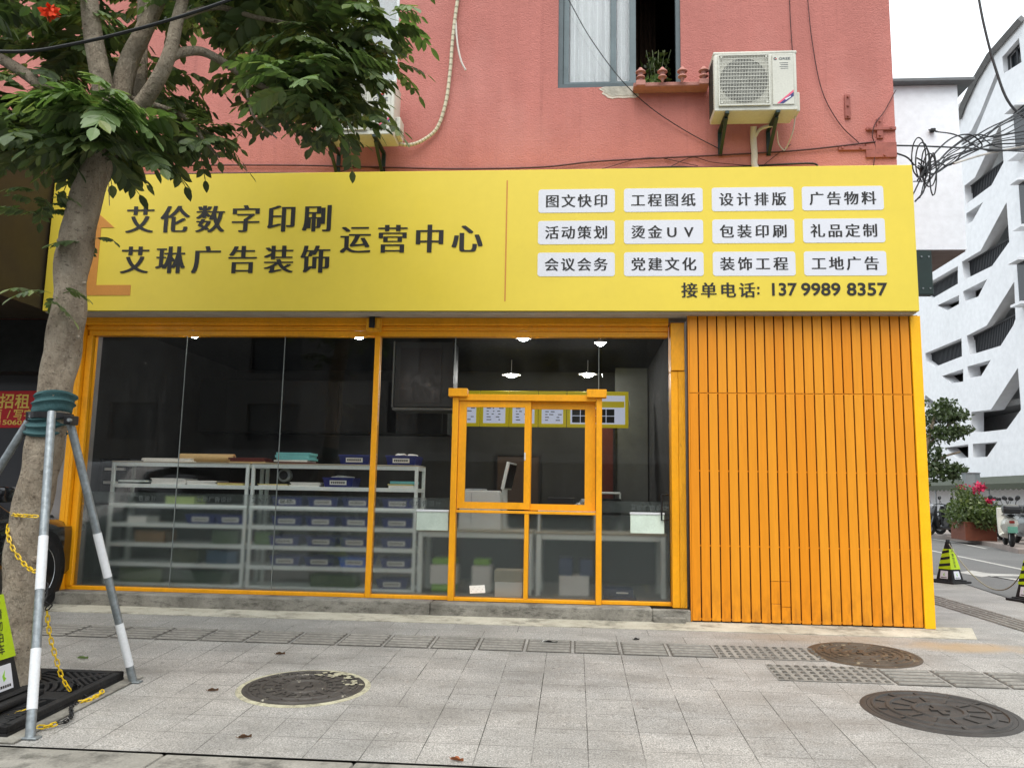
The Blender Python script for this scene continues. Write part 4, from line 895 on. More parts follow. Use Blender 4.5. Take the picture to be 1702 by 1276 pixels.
for k, lb in enumerate(('navy carton, lower of two by the right pillar', 'navy carton, upper of two by the right pillar')):
    t = thing('navy_carton', lb, 'carton', (0.5, 0.35, 0.11+0.075*k)); bm = B(); box(bm, 0.30, 0.62-0.03*k, 0.26, 0.5, 0.112+0.075*k, 0.184+0.075*k, 0.003); obj('body', bm, mat('navy_box', lin(30, 40, 84), 0.5), t); bm = B(); box(bm, 0.42, 0.54, 0.2585, 0.2595, 0.14+0.075*k, 0.155+0.075*k); obj('print', bm, MT['paper'], t)
t = thing('work_chair', 'pale tube-framed chair behind the right counter', 'chair', (0.45, 1.6, 0.11))
bm = B(); 
for x in (0.32, 0.58): tube(bm, smooth_path([(x, 2.5, 0.112), (x, 2.5, 0.9), (x, 2.46, 1.22)], 4), 0.012, 8); 
tube(bm, [(0.32, 2.46, 1.22), (0.58, 2.46, 1.22)], 0.014, 8); obj('frame', bm, MT['shelf'], t, True)
bm = B(); box(bm, 0.30, 0.60, 2.1, 2.49, 0.5, 0.54, 0.01); box(bm, 0.31, 0.59, 2.44, 2.46, 0.85, 1.15, 0.008); obj('seat', bm, MT['devblack'], t)
# lit menu boards on the back wall
me_ = [at(p, 680, 3.8).x for p in (751, 797.5, 846, 894.5, 942, 1045)]; desc = ('with a green line', 'with two columns of prices', 'partly behind the middle stile', 'with lines of text', 'with photo tiles, widest and rightmost')
for k in range(5):
    x0, x1 = me_[k]+0.004, me_[k+1]-0.004
    t = thing('menu_board', 'lit yellow-edged price board on the back wall '+desc[k], 'price board', ((x0+x1)/2, 3.8, 2.18), 'lit price boards')
    bm = B(); box(bm, x0, x1, 3.80, 3.84, 2.17, 2.70, 0.004); obj('case', bm, MT['menu'], t)
    bm = B(); box(bm, x0+0.05, x1-0.05, 3.792, 3.799, 2.22, 2.64); s_ = obj('screen', bm, MT['screen'], t)
    bm = B(); rn = random.Random(k)
    if k < 4:
        for r_ in range(9):
            z = 2.60-0.042*r_; x = x0+0.10
            while x < x1-0.12: l = rn.uniform(0.02, 0.07); box(bm, x, x+l, 3.789, 3.7915, z, z+0.012); x += l+rn.uniform(0.02, 0.12)
    else:
        for i in range(5):
            for j in range(2): x = x0+0.075+0.125*i; box(bm, x, x+0.115, 3.789, 3.7915, 2.24+0.105*j, 2.335+0.105*j)
    obj('print', bm, MT['cab'], s_)
    if k == 4: bm = B(); box(bm, x0+0.06, x1-0.06, 3.789, 3.7915, 2.465, 2.555); obj('banner', bm, MT['menu'], s_)
# dark doorway built as a framed picture, hanging screen and lamps
t = thing('doorway_stand_in', 'dark doorway built as a framed picture on the back wall behind the monitor', 'view', (-0.9, 5.1, 1.3)); bm = B(); wall_holes(bm, -1.3, -0.55, 1.0, 1.85, 5.14, 5.19, [(-1.26, -0.59, 1.04, 1.81)]); obj('frame', bm, MT['devblack'], t); bm = B(); box(bm, -1.26, -0.59, 5.16, 5.185, 1.04, 1.81); obj('view', bm, mat('doorway_brown', lin(60, 46, 38), 0.6), t)
t = thing('hanging_cabinet', 'dark hanging cabinet with a pale bottom edge, right of the amber mullion', 'cabinet', (-2.0, 2.4, 2.2))
bm = B(); box(bm, -2.42, -1.62, 2.5, 2.9, 2.30, 3.19, 0.01); obj('body', bm, MT['cab'], t)
bm = B(); box(bm, -2.34, -1.78, 2.49, 2.499, 2.36, 3.1); obj('door', bm, MT['devblack'], t)
bm = B(); box(bm, -2.43, -1.61, 2.488, 2.91, 2.262, 2.298, 0.008); box(bm, -2.44, -2.421, 2.49, 2.9, 2.30, 3.19); obj('edge', bm, mat('dim_white', lin(120, 124, 122), 0.5), t)
def lamp(label, x, y, z):
    t = thing('ceiling_lamp', label, 'lamp', (x, y, z), 'ceiling lamps in the shop')
    bm = B(); k_ = 0.62 if y < 1 else (0.45 if y < 2 or y > 4.2 else 0.9); lathe(bm, [(0.012*k_, 0.02), (0.05*k_, 0.012), (0.155*k_, -0.012), (0.16*k_, -0.02), (0.075*k_, -0.022)], (x, y, z), 28); obj('shade', bm, MT['shade'], t, True)
    bm = B(); lathe(bm, [(0.078*k_, -0.0225), (0.085*k_, -0.035), (0.06*k_, -0.05), (0.0001, -0.06)], (x, y, z), 24); obj('bulb', bm, MT['bulb'], t, True)
    bm = B(); cyl(bm, (x, y, z+0.02), (x, y, 3.199), 0.006, None, 8); obj('stem', bm, MT['shade'], t)
for lb, px, py, Y in (('lit lamp at the ceiling behind the left glass joint', 323, 553, 0.52), ('lit lamp at the ceiling left of the amber mullion', 597, 555, 0.52), ('lit lamp at the ceiling above the service window', 870, 558, 0.52), ('lit hanging lamp lower down, left of the pair', 850, 621, 4.0), ('lit hanging lamp lower down, right of the pair', 977, 620, 4.0), ('lit lamp at the ceiling near the right pillar', 998, 567, 1.2), ('small dim lamp low beside the amber mullion', 624, 701, 4.4)):
    q = at(px, py, Y); lamp(lb, q.x, q.y, min(q.z, 3.17))

# ---------------------------------------------------------------- air conditioners and what hangs on the wall
def air_con(label, x0, z0, W=0.84, H=0.64, D=0.31, big=True):
    Y0 = -0.10; t = thing('air_conditioner', label, 'air conditioner', (x0+W/2, Y0+D, z0)); x1, z1 = x0+W, z0+H
    bm = B(); box(bm, x0, x1, Y0, Y0+D, z0, z1, 0.022, 3); box(bm, x0-0.004, x1+0.004, Y0-0.004, Y0+D+0.004, z1-0.03, z1+0.004, 0.012, 2); box(bm, x0+0.004, x1-0.004, Y0-0.003, Y0+D, z0-0.004, z0+0.03, 0.006); obj('casing', bm, MT['ac'], t, True)
    gx0, gx1, gz0, gz1 = x0+0.055, x0+W*0.655, z0+0.055, z1-0.05; cx, cz, rr = (gx0+gx1)/2, (gz0+gz1)/2, min(gx1-gx0, gz1-gz0)/2*0.97
    bm = B(); prism(bm, [(cx+rr*math.cos(2*math.pi*k/40), cz+rr*math.sin(2*math.pi*k/40)) for k in range(40)], front(Y0-0.0065), 0, 0.003); fan = obj('fan_recess', bm, MT['ac_dark'], t)
    bm = B(); lathe(bm, [(0.0001, 0.003), (0.05, 0.0), (0.055, -0.002)], (cx, Y0-0.0075, cz), 20, 'y')
    for k in range(3):
        a = 2*math.pi*k/3+0.4; pl = [(cx+r_*math.cos(a+q), cz+r_*math.sin(a+q)) for r_, q in ((0.05, -0.5), (rr*0.7, -0.15), (rr*0.93, 0.1), (rr*0.95, 0.8), (rr*0.5, 0.85), (0.05, 0.6))]; prism(bm, pl, front(Y0-0.0085), 0, 0.0015)
    obj('fan_blades', bm, mat('fan_grey', lin(112, 114, 110), 0.5), fan)
    bm = B(); n = 32
    for k in range(n+1): x = gx0+(gx1-gx0)*k/n; box(bm, x-0.0022, x+0.0022, Y0-0.020, Y0-0.016, gz0, gz1)
    n = 14
    for k in range(n+1): z = gz0+(gz1-gz0)*k/n; box(bm, gx0, gx1, Y0-0.0235, Y0-0.0205, z-0.003, z+0.003)
    for k in (0, 1): box(bm, gx0-0.012, gx1+0.012, Y0-0.024, Y0-0.002, (gz0-0.012, gz1)[k], (gz0, gz1+0.012)[k]); box(bm, (gx0-0.012, gx1)[k], (gx0, gx1+0.012)[k], Y0-0.024, Y0-0.002, gz0, gz1)
    for sx in (gx0+0.02, gx1-0.02):
        for sz in (gz0+0.02, gz1-0.02): box(bm, sx-0.01, sx+0.01, Y0-0.027, Y0-0.024, sz-0.01, sz+0.01)
    obj('grille', bm, MT['ac'], t)
    bm = B()
    for k in range(26): z = z0+0.04+(H-0.09)*k/26; box(bm, x0-0.006, x0+0.001, Y0+0.04, Y0+D-0.03, z, z+0.010)
    obj('side_louvre', bm, MT['ac_dark'], t)
    bm = B(); px0, px1 = x0+W*0.70, x1-0.035; box(bm, px0, px1, Y0-0.009, Y0-0.001, z0+0.05, z1-0.045, 0.006); pn = obj('service_panel', bm, MT['ac'], t)
    fy = front(Y0-0.0105); u = (px1-px0)
    bm = B()
    if big:
        fit_text(bm, 'GREE', px0+u*0.32, px0+u*0.86, z1-0.105, z1-0.078, fy, 0.02); lx, lz, lr = px0+u*0.16, z1-0.091, 0.017
    else:
        fit_text(bm, 'GREE', px0+u*0.12, px0+u*0.86, z0+H*0.60, z0+H*0.60+0.045, fy, 0.02); lx, lz, lr = px0+u*0.48, z0+H*0.74, 0.045
    for k in range(14):
        a0, a1 = R(60+20*k), R(60+20*(k+1))
        prism(bm, [(lx+lr*math.cos(a0), lz+lr*math.sin(a0)), (lx+lr*math.cos(a1), lz+lr*math.sin(a1)), (lx+lr*.5*math.cos(a1), lz+lr*.5*math.sin(a1)), (lx+lr*.5*math.cos(a0), lz+lr*.5*math.sin(a0))], fy, 0, 0.001)
    for k in range(4 if big else 0): box(bm, px0+u*(0.35+0.05*(k % 2)), px0+u*0.75, Y0-0.0104, Y0-0.0092, z1-0.14-0.02*k, z1-0.135-0.02*k)
    obj('maker_lettering', bm, mat('logo_slate', lin(70, 76, 84), 0.5), pn)
    bm = B(); prism(bm, [(lx, lz-lr*0.3), (lx+lr*0.9, lz-lr*0.2), (lx+lr*0.9, lz+lr*0.25), (lx, lz+lr*0.1)], fy, -0.0005, 0.001); obj('logo_red', bm, MT['red'], pn)
    a_, b_ = (px0+u*0.18, z0+0.062), (px1-0.006, z0+0.21 if big else z0+0.19)
    for nm, o0, o1, mm in (('badge_pink', 0.0, 0.30, mat('badge_pink', lin(216, 92, 120), 0.5)), ('badge_blue', 0.30, 0.80, mat('badge_navy', lin(52, 54, 110), 0.5)), ('badge_white', 0.42, 0.58, MT['plate'])):
        wdt = 0.085; e0, e1 = o0*wdt, o1*wdt; k0 = 0.25 if nm == 'badge_white' else 0.0
        p0 = (a_[0]+(b_[0]-a_[0])*k0, a_[1]+(b_[1]-a_[1])*k0)
        bm = B(); prism(bm, [(p0[0]+e0, p0[1]), (p0[0]+e1, p0[1]), (b_[0], b_[1]-e1*1.0), (b_[0], b_[1]-e0*1.0)] if nm != 'badge_white' else [(p0[0]+e0, p0[1]+0.01), (p0[0]+e1, p0[1]), (b_[0]-0.03, b_[1]-e1-0.03), (b_[0]-0.03, b_[1]-e0-0.03)], front(Y0-0.0105-(0.0008 if nm == 'badge_white' else 0)), 0, 0.001); obj(nm, bm, mm, pn)
    for x in (x0+0.13, x0+W-0.20):
        bm = B(); box(bm, x-0.02, x+0.02, Y0-0.01, 0.349, z0-0.034, z0-0.005, 0.003); box(bm, x-0.022, x+0.022, 0.334, 0.349, z0-0.30, z0-0.035, 0.002)
        d = Vector((0, 0.334-(Y0+0.06), -0.235)); L = d.length; ang = math.atan2(d.z, d.y)
        box(bm, -0.017, 0.017, 0, L, -0.012, 0.012, 0.002, 1, Matrix.Translation((x, Y0+0.06, z0-0.05)) @ Matrix.Rotation(ang, 4, 'X')); obj('bracket', bm, MT['bracket'], t)
    bm = B(); box(bm, x1+0.001, x1+0.05, Y0+0.10, Y0+D-0.02, z0+0.03, z0+0.24, 0.012, 2); obj('valve_cover', bm, MT['ac'], t)
    return t
t = air_con('white air conditioner unit on the pink wall right of the open upstairs window', 1.40, 5.11)
bm = B(); tube(bm, smooth_path([(1.87, 0.25, 5.10), (1.875, 0.30, 4.98), (1.885, 0.31, 4.80), (1.88, 0.31, 4.70), (1.915, 0.31, 4.60), (1.93, 0.31, 4.40)], 5), 0.034, 12); tube(bm, smooth_path([(1.88, 0.29, 4.98), (1.93, 0.25, 5.06), (2.02, 0.22, 5.085), (2.1, 0.22, 5.09)], 5), 0.018, 8); obj('pipe', bm, MT['pvc'], t, True)
bm = B(); tube(bm, smooth_path([(2.25, 0.12, 5.4), (2.275, 0.12, 5.25), (2.25, 0.14, 5.0), (2.21, 0.28, 4.86)], 5), 0.007, 6); tube(bm, smooth_path([(2.1, 0.2, 5.02), (2.13, 0.28, 4.92), (2.19, 0.30, 4.85), (2.21, 0.29, 4.88)], 5), 0.006, 6); obj('power_lead', bm, MT['pvc'], t, True)
t = air_con('white air conditioner unit half hidden by the tree leaves, left of the drain hose', -2.78, 4.92, 0.84, 0.60, 0.31, False)
# wrapped drain hose
hp = [at(*q) for q in ((652, 237, .2), (680, 241, .26), (705, 232, .3), (727, 212, .31), (741, 170, .31), (748, 120, .31), (752, 70, .31), (757, 25, .31), (765, -30, .31))]
t = thing('drain_hose', 'ribbed cream hose hanging in a curve from the left air conditioner', 'hose', hp[0])
path = smooth_path(hp, 10); bm = B(); tube(bm, path, 0.019, 12); obj('hose', bm, MT['hose'], t, True)
bm = B(); L = 0
for i in range(2, len(path)-1):
    if i % 2 == 0: tube(bm, [path[i].lerp(path[i+1], 0.1), path[i].lerp(path[i+1], 0.55)], 0.0203, 12)
obj('tape_winding', bm, MT['hose2'], t, True)
bm = B(); tube(bm, smooth_path([at(757, 30, .32), at(760, 70, .29), at(766, 100, .27), at(774, 117, .26)], 6), 0.011, 8); obj('loose_end', bm, MT['pvc'], t, True)
# thin wires on the wall
def wire(name, label, pts, r, m, group=None, k=7):
    p = [Vector(q) if len(q) == 3 and isinstance(q, (Vector,)) else at(*q) for q in pts]
    bm = B(); tube(bm, smooth_path(p, k), r, 6); o = obj(name, bm, m, None, True, loc=p[len(p)//2])
    return tag(o, label, 'wire' if r < 0.01 else 'cable', group)
wy = 0.325
wire('wall_wire', 'dark wire running level along the pink wall just above the fascia sign', [(205, 278, wy), (330, 275, wy), (490, 275, wy), (620, 278, wy), (760, 281, wy), (900, 278, wy), (1000, 268, wy), (1200, 258, wy), (1330, 250, wy), (1455, 236, wy)], 0.009, MT['wire_red'])
wire('wall_wire', 'black cable lying along the top edge of the fascia sign', [(205, 291, wy), (440, 288, wy), (600, 290, wy), (830, 287, wy), (1000, 283, wy), (1110, 278, wy), (1190, 279, wy), (1290, 274, wy), (1350, 272, wy), (1360, 279, wy)], 0.010, MT['cable'])
wire('wall_wire', 'thin wire slanting down across the open window to the right bracket of the air conditioner', [(945, 0, .30), (980, 62, .30), (1030, 130, .28), (1080, 178, .30), (1140, 218, .32), (1200, 250, wy)], 0.005, MT['cable'])
wire('wall_wire', 'thin wire curving down the right end of the pink wall', [(1342, -5, wy), (1350, 70, wy), (1366, 150, wy), (1395, 205, wy), (1430, 240, wy)], 0.005, MT['wire_red'])
wire('wall_wire', 'short straight wire falling from the top behind the air conditioner', [(1312, -5, .33), (1314, 40, .33), (1317, 84, .33)], 0.005, MT['wire_red'])
wire('wall_wire', 'thin wire looping down from the wall corner bracket', [(1489, 150, .33), (1470, 185, .33), (1455, 205, .32), (1450, 225, .32), (1455, 245, .33), (1452, 275, .33)], 0.005, MT['wire_red'])
for k, pts in enumerate(([(560, 287, wy), (600, 278, wy), (640, 283, wy)], [(1000, 281, wy), (1080, 262, wy), (1160, 276, wy)], [(1110, 279, wy), (1150, 262, wy), (1185, 270, wy), (1250, 276, wy)], [(1265, 278, wy), (1290, 258, wy), (1315, 240, wy)])):
    wire('loose_wire', 'loose thin wire curl tied to the cable above the sign', pts, 0.004, MT['wire_red'], 'loose wire curls above the sign')
# painted iron brackets on the wall
def bracket(label, parts, bolts):
    c = at(*parts[0][:2], 0.35); t = thing('wall_bracket', label, 'bracket', (c.x, 0.35, c.z)); bm = B()
    for i, (x0, y0, x1, y1, dep) in enumerate(parts):
        a, b = at(x0, y1, 0.33), at(x1, y0, 0.33); box(bm, min(a.x, b.x), max(a.x, b.x), 0.349-dep-0.003*i, 0.352, min(a.z, b.z), max(a.z, b.z), 0.003)
    obj('plate', bm, MT['rustpink'], t); bm = B()
    for x, y in bolts: q = at(x, y, 0.33); cyl(bm, (q.x, 0.31, q.z), (q.x, 0.335, q.z), 0.012, None, 8)
    obj('bolts', bm, MT['rustpink'], t)
bracket('upright iron strip painted pink, right of the air conditioner', [(1405, 157, 1413, 197, .02)], [(1409, 161), (1409, 176), (1409, 193)])
bracket('cross-shaped iron bracket painted pink at the right wall corner', [(1440, 211, 1489, 217, .03), (1458, 197, 1467, 230, .02)], [(1445, 214), (1480, 213), (1462, 202), (1462, 225)])
bracket('long low iron bracket painted pink above the right end of the sign', [(1394, 243, 1450, 250, .025), (1440, 236, 1490, 262, .02)], [(1400, 246), (1430, 246), (1470, 258)])

# ---------------------------------------------------------------- white panelled box beyond the corner
t = thing('panel_box', 'tall white metal panelled box with a grey cap projecting beyond the pink wall', 'sign box', (4.2, 2.5, 4.42))
bm = B(); box(bm, 3.42, 5.04, 2.50, 3.72, 4.425, 6.69); obj('panel', bm, MT['wing'], t)
bm = B(); box(bm, 3.40, 5.22, 2.38, 3.85, 6.692, 6.74, 0.006); obj('cap', bm, MT['cap'], t)
bm = B(); box(bm, 3.46, 5.03, 2.52, 3.71, 4.405, 4.4235); obj('soffit', bm, mat('brown_grey_soffit', lin(118, 108, 102), 0.7), t)
bm = B(); box(bm, 3.48, 4.58, 2.46, 2.58, 3.82, 4.40, 0.006); obj('mount', bm, MT['bracket'], t)
bm = B()
for z in (3.90, 4.32):
    for x in (4.45, 4.54): cyl(bm, (x, 2.459, z), (x, 2.45, z), 0.012, None, 8)
obj('bolts', bm, MT['steel'], t)
bm = B(); box(bm, 3.395, 3.419, 2.44, 2.6, 4.4, 6.69); obj('edge_channel', bm, MT['soffit'], t)
q = at(1549, 218, 2.49); bm = B(); box(bm, q.x-0.03, q.x+0.03, 2.44, 2.499, q.z-0.02, q.z+0.02, 0.004); tube(bm, [(q.x-0.06, 2.45, q.z), (q.x+0.05, 2.44, q.z-0.03)], 0.008, 6); obj('cable_hook', bm, MT['cable'], t)
# tangle of black cables at the corner
GC = 'black cables tangled at the sign corner'
def tangle(pts, r=0.011): wire('tangled_cable', 'black cable in the tangled bundle between the sign corner and the right edge', pts, r, MT['cable'], GC)
rt = random.Random(21)
for k in range(9):
    y0 = rt.uniform(262, 330); e = rt.uniform(176, 246)
    tangle([(1520+rt.uniform(-4, 10), y0+rt.uniform(0, 12), 0.5), (1545+rt.uniform(-6, 10), 282+rt.uniform(-16, 18), 0.9), (1580, 262+rt.uniform(-22, 14), 1.2), (1620, 245+rt.uniform(-22, 8), 1.5), (1660, 236+(e-232)*0.5+rt.uniform(-6, 6), 1.8), (1720, e-4, 2.2)], rt.uniform(0.005, 0.009))
for k in range(5):
    cx, cy = 1527+6*k, 262+7*k; rx, ry = rt.uniform(5, 12), rt.uniform(26, 38)
    tangle([(cx+rx*math.cos(a), cy+ry*math.sin(a), 0.55+0.05*k) for a in [R(100+40*j) for j in range(10)]], 0.007)
for pts in ([(1525, 300, .5), (1548, 262, .8), (1580, 231, 1.2), (1612, 224, 1.4), (1632, 240, 1.5), (1625, 250, 1.5)], [(1488, 242, .38), (1530, 243, .6), (1600, 246, 1.0), (1702, 252, 2.0)], [(1521, 335, .5), (1535, 318, .6), (1540, 290, .7), (1555, 275, .9), (1640, 243, 1.7), (1702, 238, 2.1)],
            [(1555, 219, 2.3), (1590, 225, 1.9), (1640, 250, 1.7), (1702, 248, 2.1)], [(1600, 240, 1.4), (1640, 215, 1.7), (1680, 195, 2.0), (1720, 165, 2.4)], [(1605, 246, 1.4), (1640, 222, 1.7), (1680, 200, 2.0), (1720, 178, 2.4)], [(1490, 255, .38), (1508, 262, .45), (1520, 275, .5)]): tangle(pts, 0.009)
wire('support_cable', 'pale steel tube carrying the cable bundle to the right', [(1585, 272, 1.2), (1640, 256, 1.7), (1720, 240, 2.3)], 0.014, MT['pvc'])
wire('overhead_cable', 'thick black cable dropping from the sky at the top right', [(1622, -30, 2.6), (1635, 40, 2.5), (1655, 115, 2.4), (1680, 175, 2.3), (1730, 215, 2.2)], 0.016, MT['cable'])
wire('overhead_cable', 'thick black cable sweeping across the tree branches at the top left', [(-60, 84, -3.6), (40, 86, -3.55), (110, 76, -3.5), (200, 56, -3.45), (300, 28, -3.4), (400, -6, -3.3)], 0.011, MT['cable'])
q = at(1535, 284, 0.75); t = thing('junction_box', 'small black junction box in the cable tangle', 'junction box', q); bm = B(); box(bm, q.x-0.035, q.x+0.035, q.y-0.03, q.y+0.03, q.z-0.045, q.z+0.045, 0.006); obj('case', bm, MT['devblack'], t)
bm = B(); box(bm, q.x-0.037, q.x+0.037, q.y-0.034, q.y-0.029, q.z+0.015, q.z+0.02); obj('lid', bm, MT['cable'], t)

# ---------------------------------------------------------------- neighbour shop on the left
nb = thing('neighbour_shop', 'dark closed shopfront beside the tree on the far left', 'shop', (-8, 0.6, 0))
bm = B(); box(bm, -14, -5.56, 0.61, 0.66, 0.0, 3.0); obj('shutter_panel', bm, MT['nb_dark'], nb)
bm = B(); box(bm, -14, -5.57, 0.30, 0.60, 2.42, 3.0); obj('head_box', bm, MT['room_dark'], nb)
bm = B(); box(bm, -14, -5.625, -1.2, 0.34, 3.02, 4.52, 0.004); obj('awning_board', bm, MT['awning'], nb)
bm = B(); box(bm, -5.55, -5.375, 0.20, 0.62, 0.0, 3.0, 0.006); obj('pier', bm, MT['pier'], nb)
bm = B(); box(bm, -14, -5.56, 0.585, 0.609, 1.13, 1.16); obj('rail', bm, MT['pier'], nb)
rb_ = thing('rent_banner', 'red rental banner with yellow characters on the dark shopfront', 'banner', (-6.4, 0.6, 1.82))
bm = B(); prism(bm, [(-7.2, 1.80), (-6.085, 1.83), (-6.085, 2.245), (-7.2, 2.225)], front(0.60), 0, 0.006); obj('cloth', bm, MT['red'], rb_)
bm = B(); fb = front(0.5985)
line_chars(bm, '招租', -6.52, -6.17, 2.125, 0.165, fb, 0.016); line_chars(bm, '面', -6.60, -6.44, 1.975, 0.115, fb, 0.012); fit_text(bm, '/', -6.42, -6.38, 1.93, 2.02, fb, 0.005); line_chars(bm, '写字', -6.345, -6.105, 1.975, 0.115, fb, 0.012); fit_text(bm, '15060', -6.505, -6.235, 1.855, 1.91, fb, 0.015); fit_text(bm, '8', -6.225, -6.18, 1.855, 1.91, fb, 0.015)
obj('lettering', bm, MT['gold'], rb_)

# ---------------------------------------------------------------- parked black car
car = thing('parked_car', 'black car with a silver alloy wheel, nosed in behind the tree trunk', 'car', (-6.0, -1.9, 0))
def cz(y): return gz(y)
XR, XL = -5.24, -7.06                       # right and left flanks
prof = [(0.45, 0.42), (0.50, 0.62), (0.42, 0.86), (0.15, 0.98), (-0.75, 1.08), (-1.45, 1.52), (-2.2, 1.66), (-3.4, 1.62), (-4.05, 1.20), (-4.15, 0.80), (-4.1, 0.40), (-3.75, 0.30), (0.1, 0.26)]
bm = B(); secs = []
for x, sc_, in ((XL, 0.90), (XL+0.06, 0.97), (XL+0.25, 1.0), (XR-0.25, 1.0), (XR-0.06, 0.97), (XR, 0.90)):
    e = 0.0 if sc_ == 1 else (0.14 if sc_ == 0.97 else 0.30)
    secs.append([bm.verts.new((x + (0.16 if z > 1.2 and x < -6.4 else (-0.16 if z > 1.2 and x > -5.6 else 0)), y-(e if y > 0 else 0)+(e if y < -4 else 0), z-(e*0.4 if z > 0.9 else 0)+cz(-1.9))) for y, z in prof])
for q, s_ in zip(secs, secs[1:]):
    for k in range(len(prof)): bm.faces.new((q[k], q[(k+1) % len(prof)], s_[(k+1) % len(prof)], s_[k]))
bm.faces.new(secs[0]); bm.faces.new(secs[-1][::-1])
body = obj('body', bm, MT['car'], car, True, angle=50)
for x in (XR+0.002, XL-0.002):
    s_ = 1 if x > -6 else -1
    for yc in (-0.35, -3.25): bm = B(); lathe(bm, [(0.0001, 0), (0.40, 0.0), (0.415, 0.006)] if s_ > 0 else [(0.415, -0.006), (0.40, 0), (0.0001, 0)], (x, yc, 0.36+cz(yc)), 32, 'x'); obj('wheel_arch', bm, MT['devblack'], car)
for x, s_ in ((XR+0.003, -1), (XL-0.003, 1)):
    bm = B(); prism(bm, [(-1.0, 1.14), (-1.52, 1.48), (-2.2, 1.58), (-3.3, 1.54), (-3.7, 1.2), (-2.3, 1.12)], lambda u, v, d: (x+s_*0.15+d*s_, u, v+cz(-1.9)), -0.01, 0.05); obj('side_glass', bm, MT['carglass'], car)
for x, s_ in ((XR, 1), (XL, -1)):
    for yc in (-0.35, -3.25):
        c = (x-0.10*s_, yc, 0.355+cz(yc)); bm = B(); lathe(bm, [(0.0001, -0.05), (0.235, -0.05), (0.24, -0.11), (0.34, -0.11), (0.36, -0.07), (0.36, 0.07), (0.34, 0.11), (0.25, 0.115), (0.235, 0.05), (0.0001, 0.05)], c, 36, 'x'); wh = obj('wheel', bm, MT['rubber'], car, True)
        bm = B(); f_ = 0.112*s_; lathe(bm, [(0.215, f_*0.7), (0.245, f_*0.96), (0.25, f_)] if s_ > 0 else [(0.25, f_), (0.245, f_*0.96), (0.215, f_*0.7)], c, 36, 'x', False)
        for k in range(5):
            mtx_ = Matrix.Translation(c) @ Matrix.Rotation(2*math.pi*k/5, 4, 'X'); 
            for o_ in (-0.035, 0.035): box(bm, f_*0.72, f_*0.93, o_-0.014, o_+0.014, 0.04, 0.235, 0.004, 1, mtx_)
        lathe(bm, [(0.0001, f_*0.8), (0.05, f_*0.85), (0.06, f_*0.7)] if s_ > 0 else [(0.06, f_*0.7), (0.05, f_*0.85), (0.0001, f_*0.8)], c, 20, 'x'); obj('rim', bm, MT['alloy'], wh, True)
bm = B(); box(bm, XR-0.42, XR-0.02, 0.30, 0.43, 0.70, 0.84, 0.03, 2); obj('headlight', bm, MT['alloy'], car, True); bm = B(); box(bm, XL+0.02, XL+0.42, 0.30, 0.43, 0.70, 0.84, 0.03, 2); obj('headlight', bm, MT['alloy'], car, True)
bm = B(); box(bm, XR-0.03, XR+0.16, -1.15, -1.0, 1.02, 1.16, 0.03, 2); obj('mirror', bm, MT['car'], car, True)

# ---------------------------------------------------------------- white building across the side street
wbx = 18.0
wb = thing('white_building', 'white angular building with dark polygonal openings behind the scooters', 'building', (wbx, 30, 0))
def fz(px, py): q = atx(px, py, wbx); return (q.y, q.z)
holes = [[(1614,218),(1630,186),(1657,118),(1660,128),(1622,222),(1615,232),(1598,242),(1598,231)],
 [(1663,206),(1668,270),(1648,308),(1605,340),(1603,309),(1620.5,295),(1644,245)], [(1634,336),(1616,368),(1607,373),(1606,355)],
 [(1673,336),(1677.5,402),(1649,442),(1602.6,465),(1599,435),(1630,416.5)], [(1592,442),(1592,471.5),(1547.7,497),(1533,488.5),(1530,478)],
 [(1594,490.5),(1594,505),(1573,517),(1558,507.5)], [(1640.7,464),(1626,492.7),(1602.6,501),(1601,484)],
 [(1685.7,468),(1688,530),(1684,541),(1663,574.6),(1612,590),(1607,558),(1640,541)], [(1598,562),(1599,592),(1553,610),(1539,599),(1538,587)],
 [(1601,613),(1601,633.7),(1580,637),(1566,624.7)], [(1647,598),(1630.7,624.7),(1610,627.6),(1608,609)],
 [(1692,611),(1697,680.5),(1673.5,713),(1630.7,718),(1614.4,717),(1614.4,684.6),(1647,680.5)], [(1609.5,738),(1609.5,760),(1590,762),(1571.6,743.7)],
 [(1658,734),(1641,758.7),(1617,760),(1617,737.5)], [(1666,95),(1693.6,63.4),(1698,103.6),(1668,122.6)], [(1538,656),(1553,668),(1545,676),(1536,672)]]
railed = {1: [(1603,309),(1668,259),(1668,272),(1648,309),(1605,341)], 3: [(1599,435),(1677,391),(1677.5,403),(1649,443),(1602.6,466)], 4: [(1530,482),(1592,444),(1592,472),(1547.7,498),(1533,489)],
          7: [(1607,559),(1688,517),(1688,530),(1663,575.5),(1612,591)], 8: [(1538,588),(1598,563),(1599,593),(1553,611),(1539,600)]}
def slab_with_holes(outer, hs, x0, x1):
    cu = bpy.data.curves.new('c', 'CURVE'); cu.dimensions = '2D'; cu.fill_mode = 'BOTH'; cu.extrude = (x1-x0)/2
    for poly in [outer]+hs:
        s = cu.splines.new('POLY'); s.points.add(len(poly)-1)
        for p, (u, v) in zip(s.points, poly): p.co = (u, v, 0, 1)
        s.use_cyclic_u = True
    o = bpy.data.objects.new('c', cu); COL.objects.link(o); bpy.context.view_layer.update()
    me = bpy.data.meshes.new_from_object(o.evaluated_get(bpy.context.evaluated_depsgraph_get()))
    bm = B(); bm.from_mesh(me); bpy.data.objects.remove(o); bpy.data.curves.remove(cu); bpy.data.meshes.remove(me)
    for v in bm.verts: v.co = Vector(((x0+x1)/2+v.co.z, v.co.x, v.co.y))
    return bm
rl = [fz(1702, 31), fz(1650, 90), fz(1625, 132), fz(1606, 172), fz(1597, 197)]
slope_ = (rl[0][1]-rl[1][1])/(rl[0][0]-rl[1][0])
